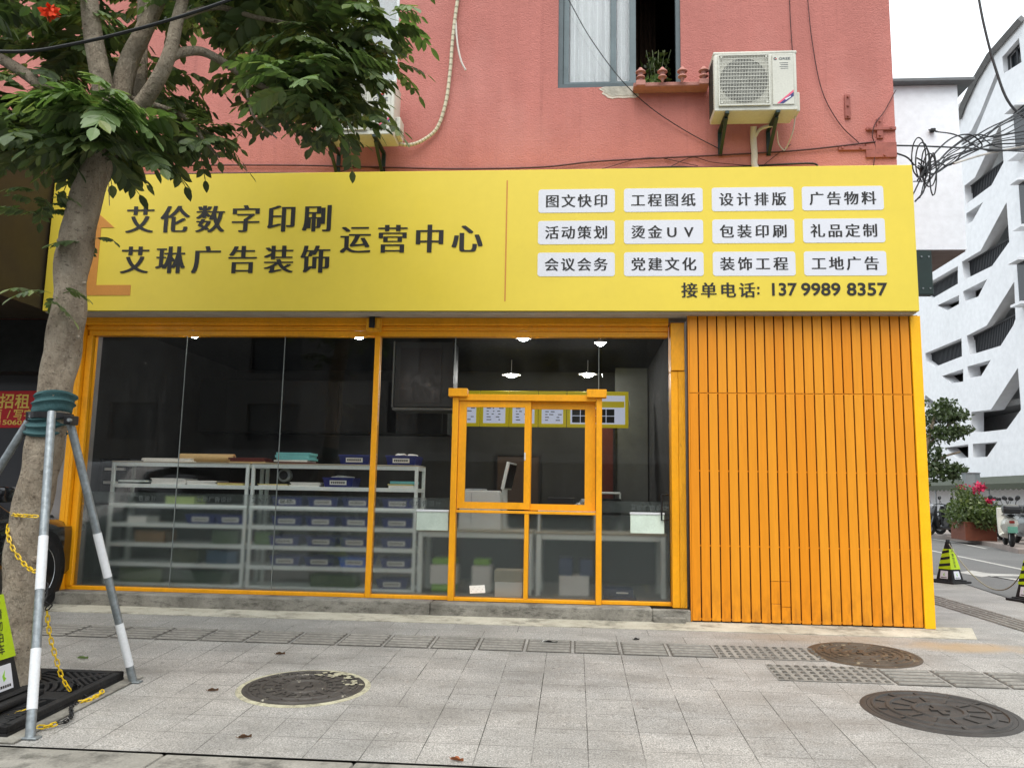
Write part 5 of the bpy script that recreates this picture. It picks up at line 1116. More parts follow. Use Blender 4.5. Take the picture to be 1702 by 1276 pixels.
outer = [(70, 2.3), (4, 2.3), (4, rl[0][1]+(4-rl[0][0])*0.0+0.6)]+rl+[(rl[-1][0]+1.5, rl[-1][1]-4.5), (70, rl[-1][1]-6)]
HZ = [[fz(*p) for p in h] for h in holes]
# repeat some openings nearer, outside the frame, so that the facade goes on
for i in (1, 3, 7, 11, 2, 13): HZ.append([(y-8.2, z) for y, z in HZ[i]])
bm = slab_with_holes(outer, HZ, wbx, wbx+0.55); obj('facade', bm, MT['white_wall'], wb)
bm = B(); box(bm, wbx+2.0, wbx+2.2, 4, 70, 0, 22); obj('inner_wall', bm, mat('gallery_wall', lin(176, 176, 176), 0.8, var=0.1, vs=0.3), wb)
for z in (2.3, 5.6, 8.9, 12.2, 15.5, 18.6):
    bm = B(); box(bm, wbx+0.56, wbx+1.99, 4, 70, z-0.25, z); obj('gallery_floor', bm, MT['slate'], wb)
bm = B(); box(bm, wbx+2.25, wbx+14, 4, 70, 0, 17.5); obj('block', bm, MT['white_wall'], wb)
for i, pl in railed.items():
    f_ = [fz(*p) for p in pl]; bm = B(); X = wbx+0.30
    ys = [p[0] for p in f_]; y = min(ys)
    def span(y):
        zs = []
        for (a, b), (c, d) in zip(f_, f_[1:]+f_[:1]):
            if (a-y)*(c-y) < 0: zs.append(b+(d-b)*(y-a)/(c-a))
        return (min(zs), max(zs)) if len(zs) >= 2 else None
    while y < max(ys):
        s_ = span(y)
        if s_: box(bm, X, X+0.04, y, y+0.05, s_[0], s_[1])
        y += 0.14
    bm.faces.new([bm.verts.new((X+0.05, a, b)) for a, b in f_])
    tube(bm, [(X, *f_[0]), (X, *f_[1])], 0.04, 6); obj('railing', bm, MT['rail'], wb)
bm = B(); f_ = HZ[14]; bm.faces.new([bm.verts.new((wbx+0.35, a, b)) for a, b in f_]); wf = obj('window', bm, MT['opp_win'], wb)
bm = B()
for k in range(4): a, b = f_[k], f_[(k+1) % 4]; tube(bm, [(wbx+0.25, *a), (wbx+0.25, *b)], 0.05, 4)
m0 = ((f_[0][0]+f_[1][0])/2, (f_[0][1]+f_[1][1])/2); m1 = ((f_[2][0]+f_[3][0])/2, (f_[2][1]+f_[3][1])/2); tube(bm, [(wbx+0.25, *m0), (wbx+0.25, *m1)], 0.05, 4); obj('frame', bm, MT['rail'], wf)
for (a, b, c, d) in ((1688, 190, 1712, 250), (1697, 308, 1716, 372), (1694, 440, 1716, 500)):
    y0, z1 = fz(a, b); y1, z0 = fz(c, d); bm = B(); yy0, yy1 = min(y0, y1), max(y0, y1)
    box(bm, wbx-0.45, wbx-0.002, yy0, yy1, min(z0, z1)-0.1, min(z0, z1)); obj('bay_slab', bm, MT['white_wall'], wb); bm = B(); box(bm, wbx-0.45, wbx-0.002, yy0, yy1, max(z0, z1), max(z0, z1)+0.1); obj('bay_slab', bm, MT['white_wall'], wb)
    bm = B(); box(bm, wbx-0.12, wbx-0.003, yy0+0.05, yy1-0.05, min(z0, z1)+0.002, max(z0, z1)-0.002); obj('bay_window', bm, MT['opp_win'], wb)
bm = B(); path = [(wbx-0.10, *p) for p in rl]; 
for a, b in zip(path, path[1:]): tube(bm, [a, b], 0.16, 4)
obj('roof_edge', bm, MT['slate'], wb)
bm = B(); box(bm, wbx+0.05, wbx+0.3, 4, 70, 0.1, 2.299); obj('ground_wall', bm, MT['white_wall'], wb)
cn = thing('canopy', 'dark green scalloped canopy along the foot of the white building', 'canopy', (17, 30, 2))
bm = B(); a = [bm.verts.new(p) for p in ((wbx-0.01, 10, 2.36), (wbx-0.01, 60, 2.36), (16.9, 60, 2.0), (16.9, 10, 2.0))]; bm.faces.new(a); b = [bm.verts.new(v.co-Vector((0, 0, 0.05))) for v in a]; bm.faces.new(b[::-1])
for k in range(4): bm.faces.new((a[k], a[(k+1) % 4], b[(k+1) % 4], b[k]))
obj('sheet', bm, MT['canopy'], cn)
bm = B(); y = 10.0; pts = []
while y < 60: pts += [(y, 1.80), (y+0.1, 1.75), (y+0.2, 1.735), (y+0.3, 1.75)]; y += 0.4
prism(bm, [(10, 2.0)]+pts+[(60, 1.8), (60, 2.0)], lambda u, v, d: (16.89+d, u, v), 0, 0.01); obj('valance', bm, MT['canopy'], cn)
bm = B()
for y in range(12, 60, 5): cyl(bm, (16.95, y, 0.1), (16.95, y, 2.0), 0.03, None, 8)
obj('post', bm, MT['steel'], cn)
# column, planter and its bougainvillea
co = thing('steel_column', 'grey hexagonal steel column rising behind the flower planter', 'column', (11.95, 18.6, 0.1))
bm = B(); c = at(1615.5, 820, 18.9); tube(bm, [(c.x, 18.9, 0.1), (c.x, 18.9, 2.12)], [0.27, 0.25], 6); obj('shaft', bm, MT['column'], co)
bm = B(); tube(bm, [(c.x, 18.9, 2.1205), (c.x, 18.9, 2.15)], [0.27, 0.27], 6); obj('cap', bm, MT['cap'], co)
pl_ = thing('planter', 'rust brown planter box with an overgrown flowering bush', 'planter', (at(1617, 880, 17.9).x, 17.9, 0.1), rz=R(-8))
bm = B(); wall_holes(bm, -0.42, 0.42, 0.001, 0.52, -0.72, -0.68, []); box(bm, -0.42, 0.42, -0.679, 0.7, 0.001, 0.52, 0.01); box(bm, -0.435, 0.435, -0.735, 0.715, 0.521, 0.545, 0.008); obj('box', bm, MT['planter'], pl_, loc=(0, 0, 0))
bm = B(); leafy(bm, (0, 0, 0.78), (0.72, 1.15, 0.58), 2800, 0.13, 5); leafy(bm, (0.2, -0.8, 0.75), (0.5, 0.6, 0.4), 900, 0.12, 6); leafy(bm, (-0.1, 0.3, 1.35), (0.35, 0.8, 0.35), 260, 0.11, 7)
for k in range(14):
    rn = random.Random(k); a = Vector((rn.uniform(-.2, .2), rn.uniform(-.7, .7), 0.6)); tube(bm, smooth_path([a, a+Vector((rn.uniform(-.2, .2), rn.uniform(-.3, .3), 0.5)), a+Vector((rn.uniform(-.4, .4), rn.uniform(-.6, .6), 0.95))], 4), 0.012, 5)
obj('bush', bm, MT['leaf_bush'], pl_, loc=(0, 0, 0))
bm = B(); leafy(bm, (0.05, -0.55, 1.55), (0.18, 0.30, 0.14), 150, 0.11, 8); leafy(bm, (0.25, -0.75, 1.15), (0.12, 0.22, 0.10), 70, 0.10, 9); leafy(bm, (-0.1, 0.5, 1.6), (0.15, 0.3, 0.08), 30, 0.08, 10); obj('blossom', bm, MT['petal'], pl_, loc=(0, 0, 0))
# scooters
def scooter(label, col, loc, rz, case=True):
    t = thing('scooter', label, 'scooter'); L0 = (0, 0, 0)     # built nose along +x
    for x in (0.62, -0.60):
        bm = B(); lathe(bm, [(0.13, -0.05), (0.20, -0.055), (0.235, -0.03), (0.235, 0.03), (0.20, 0.055), (0.13, 0.05)], (x, 0, 0.235), 22, 'y', False); wh = obj('wheel', bm, MT['rubber'], t, True, loc=L0)
        bm = B(); lathe(bm, [(0.0001, -0.045), (0.05, -0.05), (0.125, -0.035), (0.135, -0.02), (0.135, 0.02), (0.125, 0.035), (0.05, 0.05), (0.0001, 0.045)], (x, 0, 0.235), 22, 'y'); obj('rim', bm, MT['alloy'], wh, True, loc=L0)
    def loft(bm, secs):                                       # (x, z0, z1, half width)
        rg = []
        for x, z0, z1, h in secs: rg.append([bm.verts.new((x, h*math.cos(a)*(1 if math.sin(a) > -0.3 else 0.85), (z0+z1)/2+(z1-z0)/2*math.sin(a))) for a in [2*math.pi*k/12 for k in range(12)]])
        for q, s in zip(rg, rg[1:]):
            for k in range(12): bm.faces.new((q[k], q[(k+1) % 12], s[(k+1) % 12], s[k]))
        bm.faces.new(rg[0]); bm.faces.new(rg[-1][::-1])
    bm = B(); loft(bm, [(-0.86, 0.56, 0.66, 0.05), (-0.78, 0.44, 0.74, 0.15), (-0.5, 0.34, 0.78, 0.20), (-0.2, 0.28, 0.76, 0.19), (-0.02, 0.26, 0.60, 0.15)]); loft(bm, [(-0.1, 0.20, 0.34, 0.17), (0.15, 0.19, 0.31, 0.19), (0.38, 0.2, 0.36, 0.17)])
    prism(bm, [(0.30, 0.26), (0.42, 0.30), (0.52, 0.75), (0.44, 1.0), (0.38, 0.98), (0.40, 0.72)], lambda u, v, d: (u, d, v), -0.19, 0.19, 0.03)
    loft(bm, [(0.45, 0.40, 0.47, 0.06), (0.62, 0.45, 0.51, 0.075), (0.80, 0.38, 0.46, 0.05)]); obj('body', bm, col, t, True, loc=L0)
    bm = B(); loft(bm, [(-0.84, 0.76, 0.82, 0.09), (-0.5, 0.75, 0.87, 0.16), (-0.1, 0.74, 0.83, 0.15), (0.0, 0.72, 0.78, 0.08)]); obj('seat', bm, MT['scoot_b'], t, True, loc=L0)
    bm = B(); tube(bm, [(0.62, 0.09, 0.235), (0.46, 0.09, 0.72)], 0.02, 8); tube(bm, [(0.62, -0.09, 0.235), (0.46, -0.09, 0.72)], 0.02, 8); tube(bm, [(0.47, 0, 0.7), (0.37, 0, 1.05)], 0.03, 8); obj('fork', bm, MT['steel'], t, True, loc=L0)
    bm = B(); tube(bm, smooth_path([(0.27, -0.34, 1.03), (0.36, -0.2, 1.06), (0.38, 0, 1.03), (0.36, 0.2, 1.06), (0.27, 0.34, 1.03)], 4), 0.016, 8); hb = obj('handlebar', bm, MT['scoot_b'], t, True, loc=L0)
    for s in (-1, 1):
        bm = B(); tube(bm, [(0.33, 0.24*s, 1.05), (0.36, 0.30*s, 1.22)], 0.008, 6); lathe(bm, [(0.0001, -0.02), (0.05, -0.012), (0.06, 0.0), (0.0001, 0.006)], (0.36, 0.32*s, 1.26), 14, 'x'); obj('mirror', bm, MT['scoot_b'], hb, True, loc=L0)
    bm = B(); lathe(bm, [(0.07, -0.06), (0.085, 0.0), (0.07, 0.04), (0.0001, 0.055)], (0.44, 0, 0.98), 18, 'x'); obj('headlight', bm, MT['alloy'], t, True, loc=L0)
    bm = B(); box(bm, -0.885, -0.84, -0.06, 0.06, 0.60, 0.67, 0.012, 2); obj('tail_light', bm, MT['tail'], t, True, loc=L0)
    bm = B(); box(bm, -0.93, -0.915, -0.11, 0.11, 0.36, 0.52, 0.004, 1, Matrix.Translation((0, 0, 0))); box(bm, -0.935, -0.9305, -0.07, 0.07, 0.41, 0.45); tube(bm, [(-0.8, 0, 0.5), (-0.92, 0, 0.44)], 0.02, 6); obj('number_plate', bm, MT['numplate'], t, loc=L0)
    bm = B(); prism(bm, [(-0.88, 0.36), (-0.60, 0.52), (-0.45, 0.46), (-0.62, 0.47), (-0.84, 0.33)], lambda u, v, d: (u, d, v), -0.07, 0.07); obj('mudguard', bm, MT['scoot_b'], t, loc=L0)
    if case: bm = B(); box(bm, -1.05, -0.68, -0.2, 0.2, 0.84, 1.06, 0.05, 3); box(bm, -1.06, -0.67, -0.205, 0.205, 0.955, 0.97, 0.006); cs = obj('top_case', bm, MT['scoot_b'], t, True, loc=L0); bm = B(); box(bm, -1.0, -0.75, -0.15, 0.15, 1.061, 1.072, 0.01); obj('case_lid', bm, col, cs, True, loc=L0)
    t.location = loc; t.rotation_euler[2] = rz; t['group'] = 'scooters parked by the white building'
    return t
GS = 'scooters parked by the white building'
def row(px, Y): return (at(px, 893, Y).x, Y, 0.1)
s1 = scooter('white scooter with a black top case and green number plate, foremost on the right edge', MT['scoot_w'], row(1676, 14.6), R(70))
s2 = scooter('black scooter seen sideways, left of the flower planter', MT['scoot_b'], row(1573, 20.8), R(190), False)
s3 = scooter('grey scooter just behind the foremost white one', MT['scoot_g'], row(1700, 15.9), R(76))
s4 = scooter('black scooter in the row between planter and right edge', MT['scoot_b'], row(1664, 18.6), R(66), False)
for k, (base, px, Y, a, lb) in enumerate(((s4, 1640, 21.2, 95, 'black scooter close behind the planter, its bars above the blossoms'), (s3, 1682, 19.0, 80, 'grey scooter in the second row right of the planter'), (s1, 1701, 18.6, 82, 'white scooter in the second row near the right edge'), (s4, 1556, 22.2, 160, 'black scooter tucked behind the sideways one, by the slat screen'), (s4, 1590, 21.6, 120, 'black scooter right behind the tall bush'), (s3, 1672, 21.5, 75, 'grey scooter farthest back by the right edge'), (s4, 1655, 22.4, 90, 'black scooter in front of the white wall, far back'), (s4, 1692, 21.8, 100, 'black scooter in the back row beside the farthest grey one'))):
    dup(base, row(px, Y), R(a), lb, GS)
# traffic cones
def cone(label, loc, rz):
    t = thing('traffic_cone', label, 'traffic cone'); Hc, b0, b1 = 0.70, 0.155, 0.032
    hw = lambda z: b0+(b1-b0)*(z-0.05)/(Hc-0.05)
    def fr(bm, z0, z1, o=0.0):
        a, b = hw(z0)+o, hw(z1)+o; lo = [bm.verts.new((x*a, y*a, z0)) for x, y in ((-1, -1), (1, -1), (1, 1), (-1, 1))]; hi = [bm.verts.new((x*b, y*b, z1)) for x, y in ((-1, -1), (1, -1), (1, 1), (-1, 1))]
        for k in range(4): bm.faces.new((lo[k], lo[(k+1) % 4], hi[(k+1) % 4], hi[k]))
        bm.faces.new(hi); bm.faces.new(lo[::-1])
    bm = B(); fr(bm, 0.05, Hc); box(bm, -0.045, 0.045, -0.012, 0.012, Hc-0.04, Hc+0.035, 0.008); bmesh.ops.bevel(bm, geom=[e for e in bm.edges if abs(e.verts[0].co.z-e.verts[1].co.z) > 0.3], offset=0.012, segments=2, affect='EDGES'); obj('shell', bm, MT['rubber'], t, loc=(0, 0, 0))
    bm = B(); box(bm, -0.24, 0.24, -0.24, 0.24, 0.001, 0.035, 0.012, 2); box(bm, -0.19, 0.19, -0.19, 0.19, 0.036, 0.055, 0.01); obj('base', bm, MT['rubber'], t, loc=(0, 0, 0))
    bm = B(); fr(bm, 0.235, 0.575, 0.0025); sl_ = obj('sleeve', bm, MT['lime'], t, loc=(0, 0, 0))
    def face(i): 
        rot = Matrix.Rotation(R(90*i), 3, 'Z'); return lambda u, v, d: rot @ Vector((u, -(hw(v)+0.0045)+d, v))
    bm = B()
    for i in (0, 2):
        f = face(i)
        for k, ch in enumerate('请勿泊车'): line_chars(bm, ch, -0.028, 0.028, 0.475-0.062*k, 0.054, f, 0.014)
        line_chars(bm, 'R', -0.012, 0.012, 0.540, 0.026, f, 0.01)
        pts = [(0.019*math.cos(2*math.pi*k/20), 0.541+0.019*math.sin(2*math.pi*k/20)) for k in range(20)]
        for (a, b), (c, d) in zip(pts, pts[1:]+pts[:1]): prism(bm, [(a, b), (c, d), (c*0.86, (d-.541)*.86+.541), (a*0.86, (b-.541)*.86+.541)], f, -0.0005, 0.001)
    obj('lettering', bm, MT['ink'], sl_, loc=(0, 0, 0))
    bm = B()
    for i in (1, 3):
        f = face(i)
        for z in (0.27, 0.38, 0.49): h = hw(z); prism(bm, [(-h*0.98, z), (h*0.9, z+0.03), (h*0.88, z+0.075), (-h*0.93, z+0.045)], f, 0, 0.0015)
    obj('black_stripe', bm, MT['rubber'], sl_, loc=(0, 0, 0))
    for i in range(4):
        f = face(i); bm = B(); prism(bm, [(-0.075, 0.075), (0.075, 0.075), (0.068, 0.205), (-0.068, 0.205)], f, 0.0, 0.003); pn = obj('label_panel', bm, MT['plate'], t, loc=(0, 0, 0))
        bm = B(); prism(bm, [(-0.005, 0.12), (0.018, 0.135), (0.004, 0.145), (0.012, 0.18), (-0.014, 0.15)], f, -0.001, 0.002); obj('emblem', bm, MT['green'], pn, loc=(0, 0, 0)); bm = B()
        for k in range(6): prism(bm, [(-0.055+0.019*k, 0.088), (-0.041+0.019*k, 0.088), (-0.041+0.019*k, 0.102), (-0.055+0.019*k, 0.102)], f, -0.001, 0.002)
        obj('small_print', bm, MT['ink'], pn, loc=(0, 0, 0))
    t.location = loc; t.rotation_euler[2] = rz; t['group'] = 'no-parking cones'; return t
GC_ = 'no-parking cones'
c1 = cone('black and lime no-parking cone standing on the tree grate at the left edge', (-3.482, -3.42, gz(-3.4)+0.07), R(94))
cA = dup(c1, (5.58, 4.75, 0.0), R(30), 'black and lime no-parking cone beyond the orange slat corner', GC_); cB = dup(c1, (5.57, 2.50, 0.0), R(20), 'black and lime no-parking cone cut off by the right edge', GC_)
cA.scale = cB.scale = (0.86, 0.86, 0.86); c1.scale = (1.08, 1.08, 1.08)
t = thing('cone_rope', 'thin slack rope strung between the two right-hand cones', 'rope', (5.6, 3.6, 0.3)); bm = B(); tube(bm, [Vector((5.58, 4.72, 0.57)).lerp(Vector((5.57, 2.52, 0.56)), i/20)-Vector((0, 0, 0.54*4*(i/20)*(1-i/20)))+Vector((0.1*math.sin(i/20*3.14), 0, 0)) for i in range(21)], 0.008, 6); obj('rope', bm, MT['hose2'], t, True)
# small street tree behind the slat corner
t = thing('kerb_tree', 'small dark green tree in front of the white building, half behind the slat screen', 'tree', (11.6, 20.6, 0.1))
q = at(1566, 720, 20.6)
bm = B(); tube(bm, smooth_path([(q.x-0.9, 20.6, 0.1), (q.x-0.85, 20.6, 1.6), (q.x-0.6, 20.6, 2.8), (q.x-0.2, 20.6, 4.2)], 5), [0.11]*6+[0.09]*5+[0.06]*5, 10); tube(bm, smooth_path([(q.x-0.75, 20.6, 2.2), (q.x-0.1, 20.5, 2.7), (q.x+0.5, 20.5, 2.9)], 4), 0.04, 6); tube(bm, smooth_path([(q.x-0.6, 20.6, 3.0), (q.x+0.1, 20.7, 3.7), (q.x+0.5, 20.6, 4.0)], 4), 0.04, 6); obj('trunk', bm, MT['bark'], t, True)
bm = B()
for i, (px, py, rx, rz_, n) in enumerate(((1568, 690, .55, .32, 500), (1592, 690, .45, .25, 420), (1560, 722, .5, .3, 420), (1586, 718, .42, .22, 360), (1575, 672, .4, .2, 260), (1555, 780, .6, .42, 520), (1582, 783, .42, .3, 420), (1600, 781, .16, .12, 80), (1553, 752, .3, .3, 160), (1600, 715, .22, .14, 120), (1535, 700, .7, .8, 600), (1535, 780, .6, .5, 300))):
    q = at(px, py, 20.6); leafy(bm, (q.x, 20.6+0.2*math.sin(i*2), q.z), (rx, 0.6, rz_), n, 0.15, 40+i, -0.2)
obj('crown', bm, MT['leaf_bg'], t)

# ---------------------------------------------------------------- the street tree
TY = -2.93
tr = thing('street_tree', 'broad-leaved street tree with a bare pale trunk on the left', 'tree', (-3.56, TY, gz(TY)))
tp = [Vector((at(a, b, TY).x, TY, at(a, b, TY).z)) for a, b in ((22, 1190), (26, 1110), (31, 1040), (38, 950), (48, 870), (62, 800), (78, 725), (94, 640), (106, 570), (114, 515), (122, 430), (139, 344), (155, 300), (172, 250), (182, 205), (190, 165))]
path = smooth_path(tp, 7); n = len(path); rn = random.Random(5); rad = []
for i in range(n):
    z = path[i].z; r0 = 0.135 if z < 0.15 else (0.118 if z < 1.2 else (0.112 if z < 2.2 else (0.110 if z < 3.0 else 0.105)))
    rad.append(r0*(1+rn.uniform(-0.03, 0.03)))
for k in range(3): rad = [rad[0]]+[(rad[i-1]+rad[i]*2+rad[i+1])/4 for i in range(1, n-1)]+[rad[-1]]
bm = B(); tube(bm, path, rad, 24)
for v in bm.verts:
    a = math.atan2(v.co.y-TY, v.co.x+3.5); v.co += Vector((math.cos(a), math.sin(a), 0))*0.006*(math.sin(v.co.z*9+a*2)+math.sin(v.co.z*17-a*3))
def knot(c, r):
    g = bmesh.ops.create_icosphere(bm, subdivisions=2, radius=r)
    for v in g['verts']: v.co = Vector((v.co.x, v.co.y*0.6, v.co.z*0.8))+Vector(c)
for px, py, r in ((122, 345, .035), (116, 392, .04), (100, 400, .025), (60, 930, .035), (22, 970, .03), (98, 520, .02), (140, 470, .015), (130, 560, .015), (70, 780, .02)):
    q = at(px, py, TY-0.09); knot(q, r)
obj('trunk', bm, MT['bark'], tr, True, angle=60)
def limb(pts, r0, r1):
    p = smooth_path([at(a, b, y) for a, b, y in pts], 6); bm = B(); m_ = len(p); tube(bm, p, [r0+(r1-r0)*i/(m_-1) for i in range(m_)], 12); obj('branch', bm, MT['bark'], tr, True, angle=60)
limb([(182, 215, TY), (168, 130, TY-.1), (155, 60, TY-.15), (146, -30, TY-.2), (140, -140, TY-.2)], 0.075, 0.05)
limb([(190, 205, TY), (212, 110, TY+.05), (235, 60, TY), (262, 0, TY), (300, -90, TY)], 0.075, 0.05)
limb([(205, 200, TY+.15), (232, 140, TY+.2), (236, 60, TY+.3), (238, -40, TY+.3)], 0.05, 0.035)
limb([(205, 215, TY), (252, 150, TY-.1), (280, 95, TY-.15), (296, 30, TY-.15), (318, -50, TY-.1)], 0.06, 0.035)
limb([(276, 100, TY-.15), (300, 88, TY-.1), (335, 86, TY), (372, 104, TY+.1), (408, 128, TY+.2), (455, 150, TY+.3), (520, 140, TY+.4)], 0.038, 0.018)
limb([(160, 240, TY), (105, 175, TY+.1), (45, 125, TY+.1), (-30, 80, TY+.2)], 0.06, 0.035)
limb([(296, 30, TY-.15), (360, 12, TY), (430, 30, TY+.1), (540, 50, TY+.2)], 0.025, 0.012)
limb([(170, 150, TY), (300, 190, TY+.2), (340, 235, TY+.2), (365, 262, TY+.2)], 0.022, 0.008)
limb([(408, 128, TY+.2), (420, 190, TY+.2), (460, 230, TY+.2)], 0.014, 0.006)
# compound leaves
def compound(bm, p, d, L, rn, n_pair=5):
    d = d.normalized(); side = d.cross(Vector((0, 0, 1)))
    if side.length < 0.1: side = Vector((1, 0, 0))
    side.normalize(); side = Matrix.Rotation(rn.uniform(-0.7, 0.7), 3, d) @ side
    droop = rn.uniform(0.5, 1.5)
    def pos(t): return p+d*L*t-Vector((0, 0, 1))*droop*L*0.45*t*t
    def tan(t): return (d-Vector((0, 0, 1))*droop*0.9*t).normalized()
    a, b = pos(0), pos(1); w_ = side*0.0035
    prev = None
    for k in range(5):
        q = pos(k/4); cur = (bm.verts.new(q-w_), bm.verts.new(q+w_))
        if prev: bm.faces.new((prev[0], prev[1], cur[1], cur[0]))
        prev = cur
    def leaflet(o, dr, l, wd, nrm):
        s = dr.cross(nrm).normalized()*wd; m_ = o+dr*l*0.45; dn = -Vector((0, 0, 1))*l*0.12
        v = [o, o+dr*l*0.2+s*0.72, m_+s*1.02+dn*0.2, o+dr*l*0.75+s*0.78+dn*0.6, o+dr*l*0.92+s*0.3+dn*1.2, o+dr*l+dn*1.6, o+dr*l*0.92-s*0.3+dn*1.2, o+dr*l*0.75-s*0.78+dn*0.6, m_-s*1.02+dn*0.2, o+dr*l*0.2-s*0.72, m_-nrm*wd*0.22+dn*0.1]
        q = [bm.verts.new(x) for x in v]
        bm.faces.new((q[0], q[1], q[2], q[10])); bm.faces.new((q[10], q[2], q[3], q[4], q[5])); bm.faces.new((q[10], q[5], q[6], q[7], q[8])); bm.faces.new((q[0], q[10], q[8], q[9]))
    for k in range(n_pair):
        t = 0.25+0.72*k/n_pair; o = pos(t); tg = tan(t); nrm = side.cross(tg).normalized(); l = L*0.30*(0.8+0.4*math.sin(3.14*(k+0.6)/n_pair))*rn.uniform(0.85, 1.15)
        for s in (-1, 1):
            dr = (side*s*0.9+tg*0.55+Vector((0, 0, -0.25))*rn.uniform(0.2, 1.6)).normalized(); leaflet(o, dr, l, l*0.30, nrm)
    leaflet(pos(1), tan(1), L*0.3, L*0.09, side.cross(tan(1)).normalized())
def clump(bm, c, rn, k=9, L=0.41, flat=0.2, spread=1.0):
    for i in range(k):
        a = 2*math.pi*i/k+rn.uniform(-0.4, 0.4); d = Vector((math.cos(a), math.sin(a)*0.9, flat+rn.uniform(-0.35, 0.45)))
        compound(bm, c+d*0.04*spread, d, L*rn.uniform(0.75, 1.15), rn, rn.choice((4, 5, 5, 6)))
rn = random.Random(31); dark = B(); young = B()
def region(x0, x1, y0, y1, y_lo, y_hi, n, bmx, L=0.42, k=8):
    for i in range(n): clump(bmx, at(rn.uniform(x0, x1), rn.uniform(y0, y1), rn.uniform(y_lo, y_hi)), rn, k, L*rn.uniform(0.8, 1.1))
region(-70, 80, 130, 235, -3.1, -2.0, 9, dark, 0.40, 7); region(-70, 90, -20, 120, -3.1, -1.8, 7, dark, 0.40, 7); region(90, 320, -40, 55, -2.7, -1.9, 8, dark, 0.38, 7)
region(330, 420, -40, 5, -2.9, -2.0, 4, dark, 0.36, 7); region(60, 140, 80, 130, -2.7, -1.9, 4, dark, 0.36, 7); region(195, 270, 100, 150, -2.6, -1.9, 3, dark, 0.30, 6)
for c in ((150, 190, -3.25), (120, 180, -3.15), (195, 195, -3.2), (165, 165, -3.3), (135, 205, -3.2)): clump(dark if c[0] in (135,) else young, at(*c), rn, 9, 0.36)
for c in ((110, 215, -3.0), (150, 240, -3.1), (200, 225, -3.1), (245, 230, -2.9), (85, 235, -2.9), (215, 250, -3.0), (60, 230, -2.8), (30, 235, -2.6), (265, 170, -2.6), (170, 260, -2.8)): clump(dark, at(*c), rn, 7, 0.34, 0.0)
region(475, 575, 20, 150, -3.0, -2.0, 11, dark, 0.34, 7); region(450, 560, -50, 10, -3.0, -2.0, 6, dark); region(480, 545, 140, 185, -2.9, -2.2, 6, dark, 0.34, 7); region(550, 600, 50, 120, -2.8, -2.2, 4, dark, 0.32, 6)
for c in ((560, 170, -2.6), (590, 175, -2.6), (600, 40, -2.6), (640, 60, -2.6), (600, 90, -2.5), (400, 50, -2.6), (385, 20, -2.6), (415, 85, -2.6), (345, 20, -2.6), (300, 120, -2.5), (295, 165, -2.5), (320, 222, -2.7), (345, 240, -2.7), (310, 215, -2.5), (415, 130, -2.5), (455, 185, -2.6), (330, 228, -2.75), (348, 236, -2.75), (318, 220, -2.7), (575, 205, -2.6), (610, 195, -2.6), (540, 215, -2.6), (640, 110, -2.5), (20, 240, -2.7), (60, 250, -2.7), (0, 215, -2.6), (480, 210, -2.6)): clump(dark, at(*c), rn, 5, 0.28, 0.1)
for c in ((460, 130, -3.0), (500, 150, -3.05), (480, 118, -2.95), (640, 30, -2.75), (395, 8, -2.8), (110, 10, -3.1), (300, -5, -3.0)): clump(young if c[0] != 500 else young, at(*c), rn, 6, 0.30)
for c in ((70, 345, -2.95), (62, 360, -2.95), (78, 330, -3.0), (75, 500, -3.05), (95, 492, -3.1), (145, 405, -2.9)): clump(dark, at(*c), rn, 3, 0.22, 0.2)
for i in range(34):                          # the crown above the frame
    a = rn.uniform(0, 6.28); r_ = 1.7*math.sqrt(rn.random()); clump(dark, Vector((-3.3+r_*math.cos(a)*1.1, TY+0.4+r_*math.sin(a)*0.9, 5.1+rn.random()*1.6*(1-r_/2.5))), rn, 7, 0.36)
obj('crown', dark, MT['leaf'], tr); obj('young_foliage', young, MT['leaf_new'], tr)
bm = B(); q = at(85, 22, -3.2)
for i in range(9): a = 2*math.pi*i/9; leafy(bm, (q.x+0.02*math.cos(a), q.y, q.z+0.02*math.sin(a)), (0.03, 0.02, 0.03), 6, 0.06, i)
obj('flower', bm, MT['petal_r'], tr)
bm = B()
for k in range(3): 
    x = 146+14*k; tube(bm, smooth_path([at(x, 262, -3.1), at(x+6, 300, -3.14), at(x+(k % 3)*4, 330+6*k, -3.1)], 4), 0.003, 5)
obj('hanging_rootlet', bm, MT['bark'], tr)

# ---------------------------------------------------------------- what stands round the tree
t = thing('trunk_wrap', 'teal cloth wrapped round the tree trunk under the stake clamps', 'wrap', (-3.5, TY, 1.55))
bm = B(); z = 1.50; ring = []; rw = random.Random(3)
prof = []
for i in range(19):
    zz = 1.50+0.29*i/18; prof.append((0.126+0.010*math.sin(i*1.9)+rw.uniform(-.004, .004)-(0.012 if 8 <= i <= 11 else 0), zz))
rings = []
for r_, zz in prof:
    cx = at(84, 690, TY).x+(zz-1.64)*0.20; rings.append([bm.verts.new((cx+r_*math.cos(a)*(1+0.02*math.sin(3*a+zz*20)), TY+r_*math.sin(a)*(1+0.02*math.sin(4*a+zz*30)), zz+0.012*math.sin(2*a+zz*9))) for a in [2*math.pi*k/32 for k in range(32)]])
for q_, s_ in zip(rings, rings[1:]):
    for k in range(32): bm.faces.new((q_[k], q_[(k+1) % 32], s_[(k+1) % 32], s_[k]))
obj('cloth', bm, MT['teal'], t, True, angle=70)
t2 = thing('stake_clamp', 'black clamp band bolted round the teal wrap', 'clamp', (-3.5, TY, 1.64)); bm = B(); lathe(bm, [(0.130, 1.615), (0.138, 1.615), (0.138, 1.655), (0.130, 1.655)], (at(84, 690, TY).x, TY, 0), 32, 'z', False); 
for px in (53, 116): q = at(px, 692 if px < 100 else 698, TY-0.08); box(bm, q.x-0.026, q.x+0.026, q.y-0.03, q.y+0.06, q.z-0.03, q.z+0.03, 0.005)
